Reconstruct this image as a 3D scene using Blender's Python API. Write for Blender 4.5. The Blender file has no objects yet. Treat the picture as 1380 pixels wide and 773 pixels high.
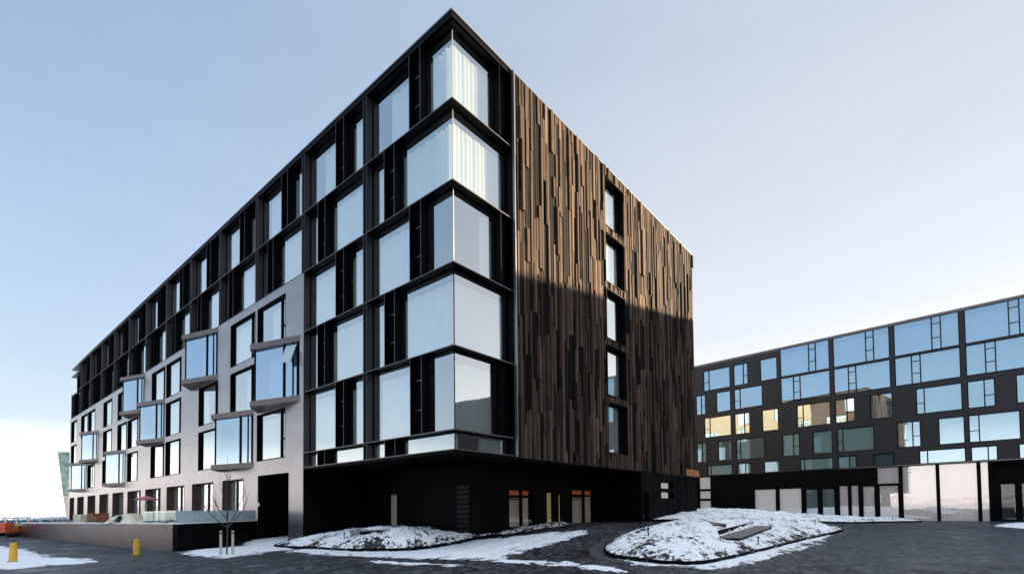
import bpy, bmesh, math, random
from mathutils import Vector, Matrix, noise
R = math.radians
rnd = random.Random(7)
scn = bpy.context.scene
col = scn.collection

# ------------------------------------------------------------------ materials
def newmat(name):
    m = bpy.data.materials.new(name); m.use_nodes = True
    nt = m.node_tree; nt.nodes.clear()
    out = nt.nodes.new('ShaderNodeOutputMaterial')
    return m, nt, out
def N(nt, typ, **kw):
    n = nt.nodes.new(typ)
    for k, v in kw.items():
        if k.startswith('_'): setattr(n, k[1:], v)
    return n
def principled(name, colr, rough=.6, metal=0., noise_amt=0., noise_scale=3., bump=0., bump_scale=20., spec=.5, stretch=None, emit=None, emit_s=0.):
    m, nt, out = newmat(name)
    b = N(nt, 'ShaderNodeBsdfPrincipled')
    b.inputs['Base Color'].default_value = (*colr, 1); b.inputs['Roughness'].default_value = rough
    b.inputs['Metallic'].default_value = metal; b.inputs['Specular IOR Level'].default_value = spec
    if emit: b.inputs['Emission Color'].default_value = (*emit, 1); b.inputs['Emission Strength'].default_value = emit_s
    tc = N(nt, 'ShaderNodeTexCoord'); mp = N(nt, 'ShaderNodeMapping')
    if stretch: mp.inputs['Scale'].default_value = stretch
    nt.links.new(tc.outputs['Object'], mp.inputs['Vector'])
    if noise_amt:
        nz = N(nt, 'ShaderNodeTexNoise'); nz.inputs['Scale'].default_value = noise_scale; nz.inputs['Detail'].default_value = 6
        nt.links.new(mp.outputs[0], nz.inputs['Vector'])
        mr = N(nt, 'ShaderNodeMapRange'); mr.inputs[1].default_value = .3; mr.inputs[2].default_value = .7
        mr.inputs[3].default_value = 1 - noise_amt; mr.inputs[4].default_value = 1 + noise_amt
        nt.links.new(nz.outputs[0], mr.inputs[0])
        vm = N(nt, 'ShaderNodeVectorMath', _operation='SCALE'); vm.inputs[0].default_value = colr
        nt.links.new(mr.outputs[0], vm.inputs['Scale']); nt.links.new(vm.outputs[0], b.inputs['Base Color'])
        rr = N(nt, 'ShaderNodeMapRange'); rr.inputs[3].default_value = max(.02, rough - .08); rr.inputs[4].default_value = min(1, rough + .08)
        nt.links.new(nz.outputs[0], rr.inputs[0]); nt.links.new(rr.outputs[0], b.inputs['Roughness'])
    if bump:
        n2 = N(nt, 'ShaderNodeTexNoise'); n2.inputs['Scale'].default_value = bump_scale; n2.inputs['Detail'].default_value = 5
        nt.links.new(mp.outputs[0], n2.inputs['Vector'])
        bp = N(nt, 'ShaderNodeBump'); bp.inputs['Strength'].default_value = bump; bp.inputs['Distance'].default_value = .02
        nt.links.new(n2.outputs[0], bp.inputs['Height']); nt.links.new(bp.outputs[0], b.inputs['Normal'])
    nt.links.new(b.outputs[0], out.inputs[0])
    return m

def glass_mat(name, base, edge, tint=(.80, .88, .90), gcol=(.93, .98, 1), wav=.0035):
    m, nt, out = newmat(name)
    tr = N(nt, 'ShaderNodeBsdfTransparent'); tr.inputs[0].default_value = (*tint, 1)
    gl = N(nt, 'ShaderNodeBsdfGlossy'); gl.inputs[0].default_value = (*gcol, 1); gl.inputs['Roughness'].default_value = 0.0
    lw = N(nt, 'ShaderNodeLayerWeight'); lw.inputs[0].default_value = .5
    pw = N(nt, 'ShaderNodeMath', _operation='POWER'); pw.inputs[1].default_value = 2.2
    nt.links.new(lw.outputs['Facing'], pw.inputs[0])
    mr = N(nt, 'ShaderNodeMapRange'); mr.inputs[3].default_value = base; mr.inputs[4].default_value = edge
    nt.links.new(pw.outputs[0], mr.inputs[0])
    mx = N(nt, 'ShaderNodeMixShader')
    nt.links.new(mr.outputs[0], mx.inputs[0]); nt.links.new(tr.outputs[0], mx.inputs[1]); nt.links.new(gl.outputs[0], mx.inputs[2])
    tc = N(nt, 'ShaderNodeTexCoord'); nz = N(nt, 'ShaderNodeTexNoise'); nz.inputs['Scale'].default_value = .55; nz.inputs['Detail'].default_value = 1
    nt.links.new(tc.outputs['Object'], nz.inputs['Vector'])
    bp = N(nt, 'ShaderNodeBump'); bp.inputs['Strength'].default_value = 1; bp.inputs['Distance'].default_value = wav
    nt.links.new(nz.outputs[0], bp.inputs['Height']); nt.links.new(bp.outputs[0], gl.inputs['Normal'])
    nt.links.new(mx.outputs[0], out.inputs[0])
    return m

def panel_mat(name, colr, rough, metal, pw_, ph, joint=.45, nz_amt=.08):
    """metal sheet cladding with thin joints (object space: facade in y-z)"""
    m, nt, out = newmat(name)
    b = N(nt, 'ShaderNodeBsdfPrincipled'); b.inputs['Metallic'].default_value = metal; b.inputs['Roughness'].default_value = rough
    tc = N(nt, 'ShaderNodeTexCoord'); sp = N(nt, 'ShaderNodeSeparateXYZ'); nt.links.new(tc.outputs['Object'], sp.inputs[0])
    ad = N(nt, 'ShaderNodeMath', _operation='ADD'); nt.links.new(sp.outputs[0], ad.inputs[0]); nt.links.new(sp.outputs[1], ad.inputs[1])
    cb = N(nt, 'ShaderNodeCombineXYZ'); nt.links.new(ad.outputs[0], cb.inputs[0]); nt.links.new(sp.outputs[2], cb.inputs[1])
    br = N(nt, 'ShaderNodeTexBrick'); br.offset = 0; br.inputs['Scale'].default_value = 1
    br.inputs['Brick Width'].default_value = pw_; br.inputs['Row Height'].default_value = ph
    br.inputs['Mortar Size'].default_value = .012; br.inputs['Mortar Smooth'].default_value = .1
    br.inputs['Color1'].default_value = (1, 1, 1, 1); br.inputs['Color2'].default_value = (.9, .9, .92, 1); br.inputs['Mortar'].default_value = (joint, joint, joint, 1)
    nt.links.new(cb.outputs[0], br.inputs['Vector'])
    nz = N(nt, 'ShaderNodeTexNoise'); nz.inputs['Scale'].default_value = .7; nz.inputs['Detail'].default_value = 6; nt.links.new(tc.outputs['Object'], nz.inputs['Vector'])
    mr = N(nt, 'ShaderNodeMapRange'); mr.inputs[1].default_value = .3; mr.inputs[2].default_value = .7; mr.inputs[3].default_value = 1 - nz_amt; mr.inputs[4].default_value = 1 + nz_amt
    nt.links.new(nz.outputs[0], mr.inputs[0])
    v1 = N(nt, 'ShaderNodeVectorMath', _operation='MULTIPLY'); v1.inputs[0].default_value = colr; nt.links.new(br.outputs['Color'], v1.inputs[1])
    v2 = N(nt, 'ShaderNodeVectorMath', _operation='SCALE'); nt.links.new(v1.outputs[0], v2.inputs[0]); nt.links.new(mr.outputs[0], v2.inputs['Scale'])
    nt.links.new(v2.outputs[0], b.inputs['Base Color'])
    n3 = N(nt, 'ShaderNodeTexNoise'); n3.inputs['Scale'].default_value = 1.2; nt.links.new(tc.outputs['Object'], n3.inputs['Vector'])
    bp = N(nt, 'ShaderNodeBump'); bp.inputs['Strength'].default_value = .25; bp.inputs['Distance'].default_value = .02
    nt.links.new(n3.outputs[0], bp.inputs['Height']); nt.links.new(bp.outputs[0], b.inputs['Normal'])
    nt.links.new(b.outputs[0], out.inputs[0])
    return m

def board_mat():
    m, nt, out = newmat('charred_timber')
    b = N(nt, 'ShaderNodeBsdfPrincipled'); b.inputs['Roughness'].default_value = .82; b.inputs['Specular IOR Level'].default_value = .10
    at = N(nt, 'ShaderNodeAttribute'); at.attribute_name = 'tone'
    tc = N(nt, 'ShaderNodeTexCoord'); mp = N(nt, 'ShaderNodeMapping'); mp.inputs['Scale'].default_value = (9, 9, .5)
    nt.links.new(tc.outputs['Object'], mp.inputs[0])
    nz = N(nt, 'ShaderNodeTexNoise'); nz.inputs['Scale'].default_value = 2.2; nz.inputs['Detail'].default_value = 8; nz.inputs['Roughness'].default_value = .65
    nt.links.new(mp.outputs[0], nz.inputs['Vector'])
    ad = N(nt, 'ShaderNodeMath', _operation='MULTIPLY_ADD'); ad.inputs[1].default_value = .9; nt.links.new(nz.outputs[0], ad.inputs[0])
    sb = N(nt, 'ShaderNodeMath', _operation='SUBTRACT'); sb.inputs[1].default_value = .45; nt.links.new(at.outputs['Fac'], sb.inputs[0]); nt.links.new(sb.outputs[0], ad.inputs[2])
    cr = N(nt, 'ShaderNodeValToRGB'); e = cr.color_ramp.elements
    e[0].position = 0.; e[0].color = (.003, .0026, .0026, 1); e[1].position = 1.; e[1].color = (.165, .112, .080, 1)
    x = e.new(.35); x.color = (.022, .016, .013, 1); x = e.new(.62); x.color = (.078, .054, .040, 1)
    nt.links.new(ad.outputs[0], cr.inputs[0]); nt.links.new(cr.outputs[0], b.inputs['Base Color'])
    bp = N(nt, 'ShaderNodeBump'); bp.inputs['Strength'].default_value = .5; bp.inputs['Distance'].default_value = .012
    nt.links.new(nz.outputs[0], bp.inputs['Height']); nt.links.new(bp.outputs[0], b.inputs['Normal'])
    nt.links.new(b.outputs[0], out.inputs[0])
    return m

def pavement_mat():
    m, nt, out = newmat('stone_setts')
    b = N(nt, 'ShaderNodeBsdfPrincipled'); b.inputs['Specular IOR Level'].default_value = .4
    tc = N(nt, 'ShaderNodeTexCoord'); mp = N(nt, 'ShaderNodeMapping'); mp.inputs['Rotation'].default_value = (0, 0, R(-28))
    nt.links.new(tc.outputs['Object'], mp.inputs[0])
    wn = N(nt, 'ShaderNodeTexNoise'); wn.inputs['Scale'].default_value = 1.3; nt.links.new(mp.outputs[0], wn.inputs['Vector'])
    wv = N(nt, 'ShaderNodeVectorMath', _operation='MULTIPLY_ADD'); wv.inputs[1].default_value = (.12, .12, 0)
    nt.links.new(wn.outputs['Color'], wv.inputs[0]); nt.links.new(mp.outputs[0], wv.inputs[2])
    br = N(nt, 'ShaderNodeTexBrick'); br.inputs['Scale'].default_value = 1; br.inputs['Brick Width'].default_value = .34; br.inputs['Row Height'].default_value = .15
    br.inputs['Mortar Size'].default_value = .010; br.inputs['Mortar Smooth'].default_value = .4; br.inputs['Bias'].default_value = -.1
    br.inputs['Color1'].default_value = (.010, .0105, .014, 1); br.inputs['Color2'].default_value = (.098, .100, .116, 1); br.inputs['Mortar'].default_value = (.006, .006, .008, 1)
    nt.links.new(wv.outputs[0], br.inputs['Vector'])
    nz = N(nt, 'ShaderNodeTexNoise'); nz.inputs['Scale'].default_value = .35; nz.inputs['Detail'].default_value = 7; nz.inputs['Roughness'].default_value = .65; nt.links.new(tc.outputs['Object'], nz.inputs['Vector'])
    mr = N(nt, 'ShaderNodeMapRange'); mr.inputs[1].default_value = .3; mr.inputs[2].default_value = .7; mr.inputs[3].default_value = .45; mr.inputs[4].default_value = 1.5; nt.links.new(nz.outputs[0], mr.inputs[0])
    sc = N(nt, 'ShaderNodeVectorMath', _operation='SCALE'); nt.links.new(br.outputs['Color'], sc.inputs[0]); nt.links.new(mr.outputs[0], sc.inputs['Scale'])
    nq = N(nt, 'ShaderNodeTexNoise'); nq.inputs['Scale'].default_value = 2.6; nq.inputs['Detail'].default_value = 4; nq.inputs['Roughness'].default_value = .7; nt.links.new(tc.outputs['Object'], nq.inputs['Vector'])
    mq = N(nt, 'ShaderNodeMapRange'); mq.inputs[1].default_value = .36; mq.inputs[2].default_value = .66; mq.inputs[3].default_value = .12; mq.inputs[4].default_value = 1.9; nt.links.new(nq.outputs[0], mq.inputs[0])
    s2 = N(nt, 'ShaderNodeVectorMath', _operation='SCALE'); nt.links.new(sc.outputs[0], s2.inputs[0]); nt.links.new(mq.outputs[0], s2.inputs['Scale']); sc = s2
    # frost and blown snow caught between the stones
    m2 = N(nt, 'ShaderNodeMapping'); m2.inputs['Scale'].default_value = (.5, 1.6, 1); m2.inputs['Rotation'].default_value = (0, 0, R(38)); nt.links.new(tc.outputs['Object'], m2.inputs[0])
    n2 = N(nt, 'ShaderNodeTexNoise'); n2.inputs['Scale'].default_value = .9; n2.inputs['Detail'].default_value = 10; n2.inputs['Roughness'].default_value = .75; nt.links.new(m2.outputs[0], n2.inputs['Vector'])
    fr = N(nt, 'ShaderNodeMapRange'); fr.inputs[1].default_value = .60; fr.inputs[2].default_value = .72; fr.inputs[3].default_value = 0; fr.inputs[4].default_value = .45; nt.links.new(n2.outputs[0], fr.inputs[0])
    # far country beyond the paved plot is snow covered
    ln = N(nt, 'ShaderNodeVectorMath', _operation='LENGTH'); nt.links.new(tc.outputs['Object'], ln.inputs[0])
    fa = N(nt, 'ShaderNodeMapRange'); fa.inputs[1].default_value = 120; fa.inputs[2].default_value = 150; nt.links.new(ln.outputs['Value'], fa.inputs[0])
    mx = N(nt, 'ShaderNodeMath', _operation='MAXIMUM'); nt.links.new(fr.outputs[0], mx.inputs[0]); nt.links.new(fa.outputs[0], mx.inputs[1])
    mc = N(nt, 'ShaderNodeMix', _data_type='RGBA'); mc.inputs['B'].default_value = (.62, .65, .7, 1)
    nt.links.new(mx.outputs[0], mc.inputs['Factor']); nt.links.new(sc.outputs[0], mc.inputs['A']); nt.links.new(mc.outputs['Result'], b.inputs['Base Color'])
    rg = N(nt, 'ShaderNodeMapRange'); rg.inputs[1].default_value = .35; rg.inputs[2].default_value = .65; rg.inputs[3].default_value = .30; rg.inputs[4].default_value = .75; nt.links.new(nz.outputs[0], rg.inputs[0]); nt.links.new(rg.outputs[0], b.inputs['Roughness'])
    n3 = N(nt, 'ShaderNodeTexNoise'); n3.inputs['Scale'].default_value = 30; nt.links.new(tc.outputs['Object'], n3.inputs['Vector'])
    hm = N(nt, 'ShaderNodeMath', _operation='MULTIPLY_ADD'); hm.inputs[1].default_value = -1.; nt.links.new(br.outputs['Fac'], hm.inputs[0]); nt.links.new(n3.outputs[0], hm.inputs[2])
    bp = N(nt, 'ShaderNodeBump'); bp.inputs['Strength'].default_value = 1.; bp.inputs['Distance'].default_value = .03
    nt.links.new(hm.outputs[0], bp.inputs['Height']); nt.links.new(bp.outputs[0], b.inputs['Normal'])
    nt.links.new(b.outputs[0], out.inputs[0])
    return m

def snow_mat(name, thr=.5, soft=.05, dirt=(.035, .028, .02), scale=2.2, stretch=(1, 1, 1), maxd=1.):
    m, nt, out = newmat(name)
    b = N(nt, 'ShaderNodeBsdfPrincipled'); b.inputs['Roughness'].default_value = .7; b.inputs['Specular IOR Level'].default_value = .3
    b.inputs['Subsurface Weight'].default_value = .0
    tc = N(nt, 'ShaderNodeTexCoord'); mp = N(nt, 'ShaderNodeMapping'); mp.inputs['Scale'].default_value = stretch; nt.links.new(tc.outputs['Object'], mp.inputs[0])
    nz = N(nt, 'ShaderNodeTexNoise'); nz.inputs['Scale'].default_value = scale; nz.inputs['Detail'].default_value = 11; nz.inputs['Roughness'].default_value = .72; nt.links.new(mp.outputs[0], nz.inputs['Vector'])
    at = N(nt, 'ShaderNodeAttribute'); at.attribute_name = 'bare'
    ad = N(nt, 'ShaderNodeMath', _operation='ADD'); nt.links.new(nz.outputs[0], ad.inputs[0]); nt.links.new(at.outputs['Fac'], ad.inputs[1])
    mr = N(nt, 'ShaderNodeMapRange'); mr.inputs[1].default_value = thr; mr.inputs[2].default_value = thr + soft; mr.inputs[3].default_value = 0; mr.inputs[4].default_value = maxd
    nt.links.new(ad.outputs[0], mr.inputs[0])
    mc = N(nt, 'ShaderNodeMix', _data_type='RGBA'); mc.inputs['A'].default_value = (.94, .96, .98, 1); mc.inputs['B'].default_value = (*dirt, 1)
    nt.links.new(mr.outputs[0], mc.inputs['Factor']); nt.links.new(mc.outputs['Result'], b.inputs['Base Color'])
    n2 = N(nt, 'ShaderNodeTexNoise'); n2.inputs['Scale'].default_value = 9; n2.inputs['Detail'].default_value = 8; nt.links.new(tc.outputs['Object'], n2.inputs['Vector'])
    bp = N(nt, 'ShaderNodeBump'); bp.inputs['Strength'].default_value = .6; bp.inputs['Distance'].default_value = .05
    nt.links.new(n2.outputs[0], bp.inputs['Height']); nt.links.new(bp.outputs[0], b.inputs['Normal'])
    nt.links.new(b.outputs[0], out.inputs[0])
    return m

M = {}
M['black'] = principled('black_metal', (.0018, .002, .003), .5, .0, .15, 1.2, spec=.05)
M['fin'] = principled('anodised_fin', (.0025, .0027, .0040), .42, .0, .1, 1.2, spec=.08)
M['finlight'] = principled('brushed_divider', (.035, .035, .040), .4, .4, .1, 1.2)
M['edge'] = principled('roof_edge_metal', (.32, .33, .35), .35, .8)
M['vent'] = principled('vent_panel', (.006, .006, .008), .4, spec=.2)
M['grey'] = panel_mat('grey_metal_panels', (.375, .345, .345), .28, .86, 1.49, 3.33, joint=.62)
M['slab'] = principled('bay_slab_metal', (.17, .145, .14), .42, .5, .08, 1.5)
M['b2wall'] = panel_mat('dark_metal_panels', (.017, .0155, .018), .45, .08, 1.5, 3.33, joint=.7)
M['plank'] = panel_mat('bronze_plank_cladding', (.15, .108, .09), .34, .65, .20, 9., joint=.18, nz_amt=.12)
M['board'] = board_mat()
M['darkwood'] = principled('dark_stained_boards', (.0020, .0018, .0019), .6, 0, .5, 3., spec=.08, bump=.5, bump_scale=4, stretch=(8, 8, .4))
M['reveal'] = principled('brown_timber_reveal', (.050, .020, .014), .45, 0, .3, 2., stretch=(3, 3, .6))
M['glass'] = glass_mat('window_glass', .50, .95, tint=(.92, .98, .98), gcol=(.95, .99, 1))
M['glass2'] = glass_mat('coated_window_glass', .58, .93, tint=(.50, .62, .68), gcol=(.66, .86, 1))
M['mirror'] = glass_mat('shopfront_glass', .42, .9, tint=(.86, .84, .84), gcol=(.80, .76, .75))
M['bayglass'] = glass_mat('bay_glass', .60, .92, tint=(.55, .68, .72), gcol=(.66, .84, 1))
M['darkglass'] = glass_mat('porch_glass', .10, .8, tint=(.8, .8, .78))
M['curtain'] = principled('sheer_curtain', (.90, .93, .90), .9, 0, .05, 1., spec=.1)
M['curtain3'] = principled('linen_curtain', (.62, .66, .65), .9, 0, .05, 1., spec=.1)
M['curtain2'] = principled('grey_curtain', (.62, .66, .64), .9, 0, .05, 1., spec=.1)
M['room'] = principled('room_interior', (.10, .10, .105), .8)
M['roof'] = principled('roofing', (.08, .08, .085), .8, 0, .2, 1.)
M['pave'] = pavement_mat()
M['soffit'] = principled('soffit_panel', (.0018, .0018, .0022), .5, 0, .1, 1., spec=.08)
M['concrete'] = principled('concrete', (.22, .22, .225), .8, 0, .2, 6., bump=.4, bump_scale=30)
M['benchwood'] = principled('weathered_slats', (.20, .18, .175), .7, 0, .25, 5., stretch=(1, 8, 1), bump=.4)
M['snow'] = snow_mat('snow_sheet', .63, .05, scale=1.4, dirt=(.05, .05, .055), maxd=.85)
M['mound'] = snow_mat('snow_over_grass', .555, .05, scale=4.2, dirt=(.030, .024, .017))
M['snowclean'] = snow_mat('clean_snow', .9, .05)
M['yellow'] = principled('yellow_paint', (.72, .42, .02), .45, 0, .12, 5.)
M['copper'] = principled('copper_letters', (.62, .30, .14), .35, .6, emit=(1., .42, .14), emit_s=.012)
M['bark'] = principled('bark', (.07, .055, .045), .9, 0, .3, 10.)
M['stake'] = principled('stripped_pine_stake', (.52, .47, .38), .75, 0, .15, 8.)
M['frost'] = principled('frosted_glass', (.50, .64, .70), .18, 0, .12, 1.5, spec=.8)
M['lampglow'] = principled('warm_ceiling_glow', (.3, .08, .02), .7, emit=(1., .30, .10), emit_s=.030)
M['lampwall'] = principled('lit_lobby_panel', (.5, .35, .18), .6, emit=(1., .68, .36), emit_s=.030)
M['lobby'] = principled('lobby_curtain', (.6, .52, .42), .9, emit=(.9, .62, .40), emit_s=.005)
M['palecurtain'] = principled('lit_pale_curtain', (.45, .46, .44), .9, emit=(.9, .9, .80), emit_s=.012)
M['orange'] = principled('orange_paint', (.75, .13, .04), .45)
M['cream'] = principled('cream_panel', (.75, .68, .50), .6, 0, .1, 4.)
M['tarp'] = principled('pale_tarpaulin', (.78, .70, .50), .7, 0, .15, 3., bump=.8, bump_scale=5)
M['rust'] = principled('rust_brown_crate', (.28, .10, .06), .7, 0, .2, 4.)
M['blue'] = principled('blue_container_paint', (.02, .10, .34), .5)
M['rubber'] = principled('black_rubber', (.015, .015, .015), .8)
M['leaf'] = principled('dark_needles', (.035, .07, .04), .8, 0, .4, 9.)
M['glow_blind'] = principled('glowing_white_blind', (.8, .8, .82), .8, emit=(.95, .9, .9), emit_s=.045)  # emission added; also stands in for bright reflections in the shop panes
M['glow_curtain'] = principled('glowing_curtain', (.55, .62, .58), .9, emit=(.75, .9, .8), emit_s=.055)  # emission added to lift curtains that daylight leaves too dark
M['edge_light'] = principled('edge_highlight', (.16, .16, .165), .4, .6)  # lighter grey paints the sky highlight along blade and fin edges
M['grass'] = principled('dead_grass', (.055, .040, .024), .9, 0, .4, 9.)
M['parasol'] = principled('faded_red_canvas', (.45, .17, .15), .8)
M['teal'] = principled('teal_mesh', (.05, .22, .25), .6)
M['farsnow'] = principled('far_snow', (.66, .66, .70), .9, 0, .25, .01)
M['emerald'] = panel_mat('faceted_green_glass', (.26, .38, .34), .2, .45, 3.0, 2.4, joint=.15, nz_amt=.5)  # green paled to put distance haze into the colour
M['steel'] = principled('galvanised_steel', (.45, .46, .47), .4, .8)

# ------------------------------------------------------------------ mesh helpers
class MB:
    """axis 'x': (a,d,h)->(x=d,y=a,z=h), facade looks to -x ; axis 'y': (a,d,h)->(x=a,y=d,z=h), facade looks to -y"""
    def __init__(s, axis='w'):
        s.bm = bmesh.new(); s.axis = axis; s.tone = None
    def m(s, p):
        return Vector((p[1], p[0], p[2])) if s.axis == 'x' else Vector(p)
    def quad(s, *ps):
        vs = [s.bm.verts.new(s.m(p)) for p in ps]
        f = s.bm.faces.new(vs)
        return f
    def box(s, a0, a1, d0, d1, h0, h1, tone=None):
        if tone is not None and s.tone is None: s.tone = s.bm.faces.layers.float.new('tone')
        c = [(a0, d0, h0), (a1, d0, h0), (a1, d1, h0), (a0, d1, h0), (a0, d0, h1), (a1, d0, h1), (a1, d1, h1), (a0, d1, h1)]
        v = [s.bm.verts.new(s.m(p)) for p in c]
        idx = [(0, 3, 2, 1), (4, 5, 6, 7), (0, 1, 5, 4), (1, 2, 6, 5), (2, 3, 7, 6), (3, 0, 4, 7)]
        if s.axis == 'x': idx = [i[::-1] for i in idx]
        fs = [s.bm.faces.new([v[i] for i in q]) for q in idx]
        if tone is not None:
            for f in fs: f[s.tone] = tone
        return fs
    def prism(s, pts, h0, h1):
        lo = [s.bm.verts.new(s.m((p[0], p[1], h0))) for p in pts]; hi = [s.bm.verts.new(s.m((p[0], p[1], h1))) for p in pts]
        s.bm.faces.new(lo[::-1]); s.bm.faces.new(hi)
        n = len(pts)
        for i in range(n): s.bm.faces.new([lo[i], lo[(i + 1) % n], hi[(i + 1) % n], hi[i]])
    def tube(s, p0, p1, r0, r1=None, n=8):
        r1 = r0 if r1 is None else r1
        p0, p1 = Vector(p0), Vector(p1); ax = (p1 - p0).normalized(); q = ax.to_track_quat('Z', 'Y')
        A = []; B = []
        for i in range(n):
            v = q @ Vector((math.cos(2 * math.pi * i / n), math.sin(2 * math.pi * i / n), 0))
            A.append(s.bm.verts.new(p0 + v * r0)); B.append(s.bm.verts.new(p1 + v * r1))
        for i in range(n): s.bm.faces.new([A[i], A[(i + 1) % n], B[(i + 1) % n], B[i]])
        s.bm.faces.new(A[::-1]); s.bm.faces.new(B)
    def wall(s, a0, a1, h0, h1, d, holes, thick=.0):
        """flat wall sheet at depth d with rectangular holes"""
        As = sorted({a0, a1, *[min(max(v, a0), a1) for q in holes for v in q[:2]]}); Hs = sorted({h0, h1, *[min(max(v, h0), h1) for q in holes for v in q[2:4]]})
        for i in range(len(As) - 1):
            for j in range(len(Hs) - 1):
                ca, ch = (As[i] + As[i + 1]) / 2, (Hs[j] + Hs[j + 1]) / 2
                if any(q[0] < ca < q[1] and q[2] < ch < q[3] for q in holes): continue
                if As[i + 1] - As[i] < 1e-6 or Hs[j + 1] - Hs[j] < 1e-6: continue
                if thick: s.box(As[i], As[i + 1], d, d + thick, Hs[j], Hs[j + 1])
                else: s.quad((As[i], d, Hs[j]), (As[i + 1], d, Hs[j]), (As[i + 1], d, Hs[j + 1]), (As[i], d, Hs[j + 1]))
    def build(s, name, mat, parent=None, bevel=0, smooth=False, merge=False, fixn=True):
        if merge: bmesh.ops.remove_doubles(s.bm, verts=s.bm.verts, dist=1e-4)
        if fixn: bmesh.ops.recalc_face_normals(s.bm, faces=s.bm.faces)
        me = bpy.data.meshes.new(name); s.bm.to_mesh(me); s.bm.free()
        o = bpy.data.objects.new(name, me); me.materials.append(mat); col.objects.link(o)
        if smooth:
            for p in me.polygons: p.use_smooth = True
        if bevel:
            b = o.modifiers.new('bevel', 'BEVEL'); b.width = bevel; b.segments = 2; b.limit_method = 'ANGLE'
        if parent: o.parent = parent
        return o
def tag(o, label=None, cat=None, group=None, kind=None):
    if label: o['label'] = label
    if cat: o['category'] = cat
    if group: o['group'] = group
    if kind: o['kind'] = kind
    return o
def empty(name, loc=(0, 0, 0), rz=0):
    o = bpy.data.objects.new(name, None); o.location = loc; o.rotation_euler = (0, 0, rz); col.objects.link(o); return o
def copy_tree(o, parent=None):
    c = o.copy(); col.objects.link(c)
    if parent: c.parent = parent
    for ch in list(o.children): copy_tree(ch, c)
    return c

def curtain_mesh(mb, a0, a1, d, h0, h1, wl=.25, amp=.06):
    n = max(4, int((a1 - a0) / (wl / 4))); ph = rnd.random() * 6
    prev = None
    for i in range(n + 1):
        a = a0 + (a1 - a0) * i / n
        dd = d + amp * math.sin(2 * math.pi * a / wl + ph) + .6 * amp * math.sin(2 * math.pi * a / (wl * 2.7) + 2 * ph)
        cur = (mb.bm.verts.new(mb.m((a, dd, h0))), mb.bm.verts.new(mb.m((a, dd, h1))))
        if prev: mb.bm.faces.new([prev[0], cur[0], cur[1], prev[1]])
        prev = cur

def window(parent, axis, a0, a1, h0, h1, d0, d1, mull=(), bars=(), cur=None, gap=.35, glassm='glass', frame='black', curm='curtain', fr=.06, lining=True, label=None, name='window', sill=True):
    """opening a0..a1 x h0..h1; facade at depth d0, glass at depth d1. mull: a positions; bars: (aa,ab,h)"""
    f = MB(axis); t = .035
    if lining:
        f.box(a0 + .002, a0 + t, d0 - .012, d1 + .3, h0 + .002, h1 - .002); f.box(a1 - t, a1 - .002, d0 - .012, d1 + .3, h0 + .002, h1 - .002)
        f.box(a0 + t, a1 - t, d0 - .012, d1 + .3, h0 + .002, h0 + t); f.box(a0 + t, a1 - t, d0 - .012, d1 + .3, h1 - t, h1 - .002)
    a0i, a1i, h0i, h1i = a0 + t, a1 - t, h0 + t, h1 - t
    f.box(a0i, a0i + fr, d1 - .05, d1 + .04, h0i, h1i); f.box(a1i - fr, a1i, d1 - .05, d1 + .04, h0i, h1i)
    f.box(a0i + fr, a1i - fr, d1 - .045, d1 + .035, h0i, h0i + fr); f.box(a0i + fr, a1i - fr, d1 - .045, d1 + .035, h1i - fr, h1i)
    for mu in mull: f.box(mu - .05, mu + .05, d1 - .08, d1 + .045, h0i + fr, h1i - fr)
    for (b0, b1, hh) in bars: f.box(b0, b1, d1 - .06, d1 + .03, hh - .035, hh + .035)
    w = f.build(name, M[frame], parent)
    if label: w['label'] = label
    g = MB(axis); e = rnd.uniform(-.003, .003)
    g.quad((a0i + fr * .5, d1 + e, h0i + fr * .5), (a1i - fr * .5, d1 - e, h0i + fr * .5), (a1i - fr * .5, d1 - e, h1i - fr * .5), (a0i + fr * .5, d1 + e, h1i - fr * .5))
    g.build('glass', M[glassm], w)
    if cur is None: cur = [(a0i, a1i)]
    cur = [c for c in cur if c[1] - c[0] > .15]
    if cur:
        c = MB(axis)
        for (c0, c1) in cur: curtain_mesh(c, c0, c1, d1 + .22, h0i + .02, h1i - gap)
        c.build('curtain', M[curm], w, smooth=True, fixn=False)
    return w
def rand_cur(a0, a1):
    r = rnd.random(); L = a1 - a0
    if r < .68: return [(a0, a1)]
    if r < .80: return [(a0, a0 + L * rnd.uniform(.4, .75))]
    if r < .92: return [(a0 + L * rnd.uniform(.3, .55), a1)]
    return [(a0, a0 + L * .2), (a1 - L * .25, a1)]

# ------------------------------------------------------------------ terrain
def ss(a, b, t):
    t = min(1, max(0, (t - a) / (b - a))); return t * t * (3 - 2 * t)
def G(x, y):
    return -.4 + .85 * ss(-12, -1, y) * ss(-2, 12, x) * (1 - ss(30, 52, x)) - .22 * ss(10, 18, y) * (1 - ss(-3, 0, x))
def axis_pts(lo, hi, step, far):
    v = [lo + i * step for i in range(int((hi - lo) / step) + 1)]
    d = step; a = v[0]; left = []
    while a > -far: d *= 1.35; a -= d; left.append(a)
    d = step; a = v[-1]; right = []
    while a < far: d *= 1.35; a += d; right.append(a)
    return left[::-1] + v + right
xs = axis_pts(-16, 60, .6, 5000); ys = axis_pts(-24, 34, .6, 5000)
bm = bmesh.new(); grid = [[bm.verts.new((x, y, G(x, y) - (.6 * ss(150, 400, math.hypot(x, y))))) for y in ys] for x in xs]
for i in range(len(xs) - 1):
    for j in range(len(ys) - 1): bm.faces.new([grid[i][j], grid[i + 1][j], grid[i + 1][j + 1], grid[i][j + 1]])
me = bpy.data.meshes.new('ground'); bm.to_mesh(me); bm.free(); o = bpy.data.objects.new('ground', me); col.objects.link(o); me.materials.append(M['pave'])
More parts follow.
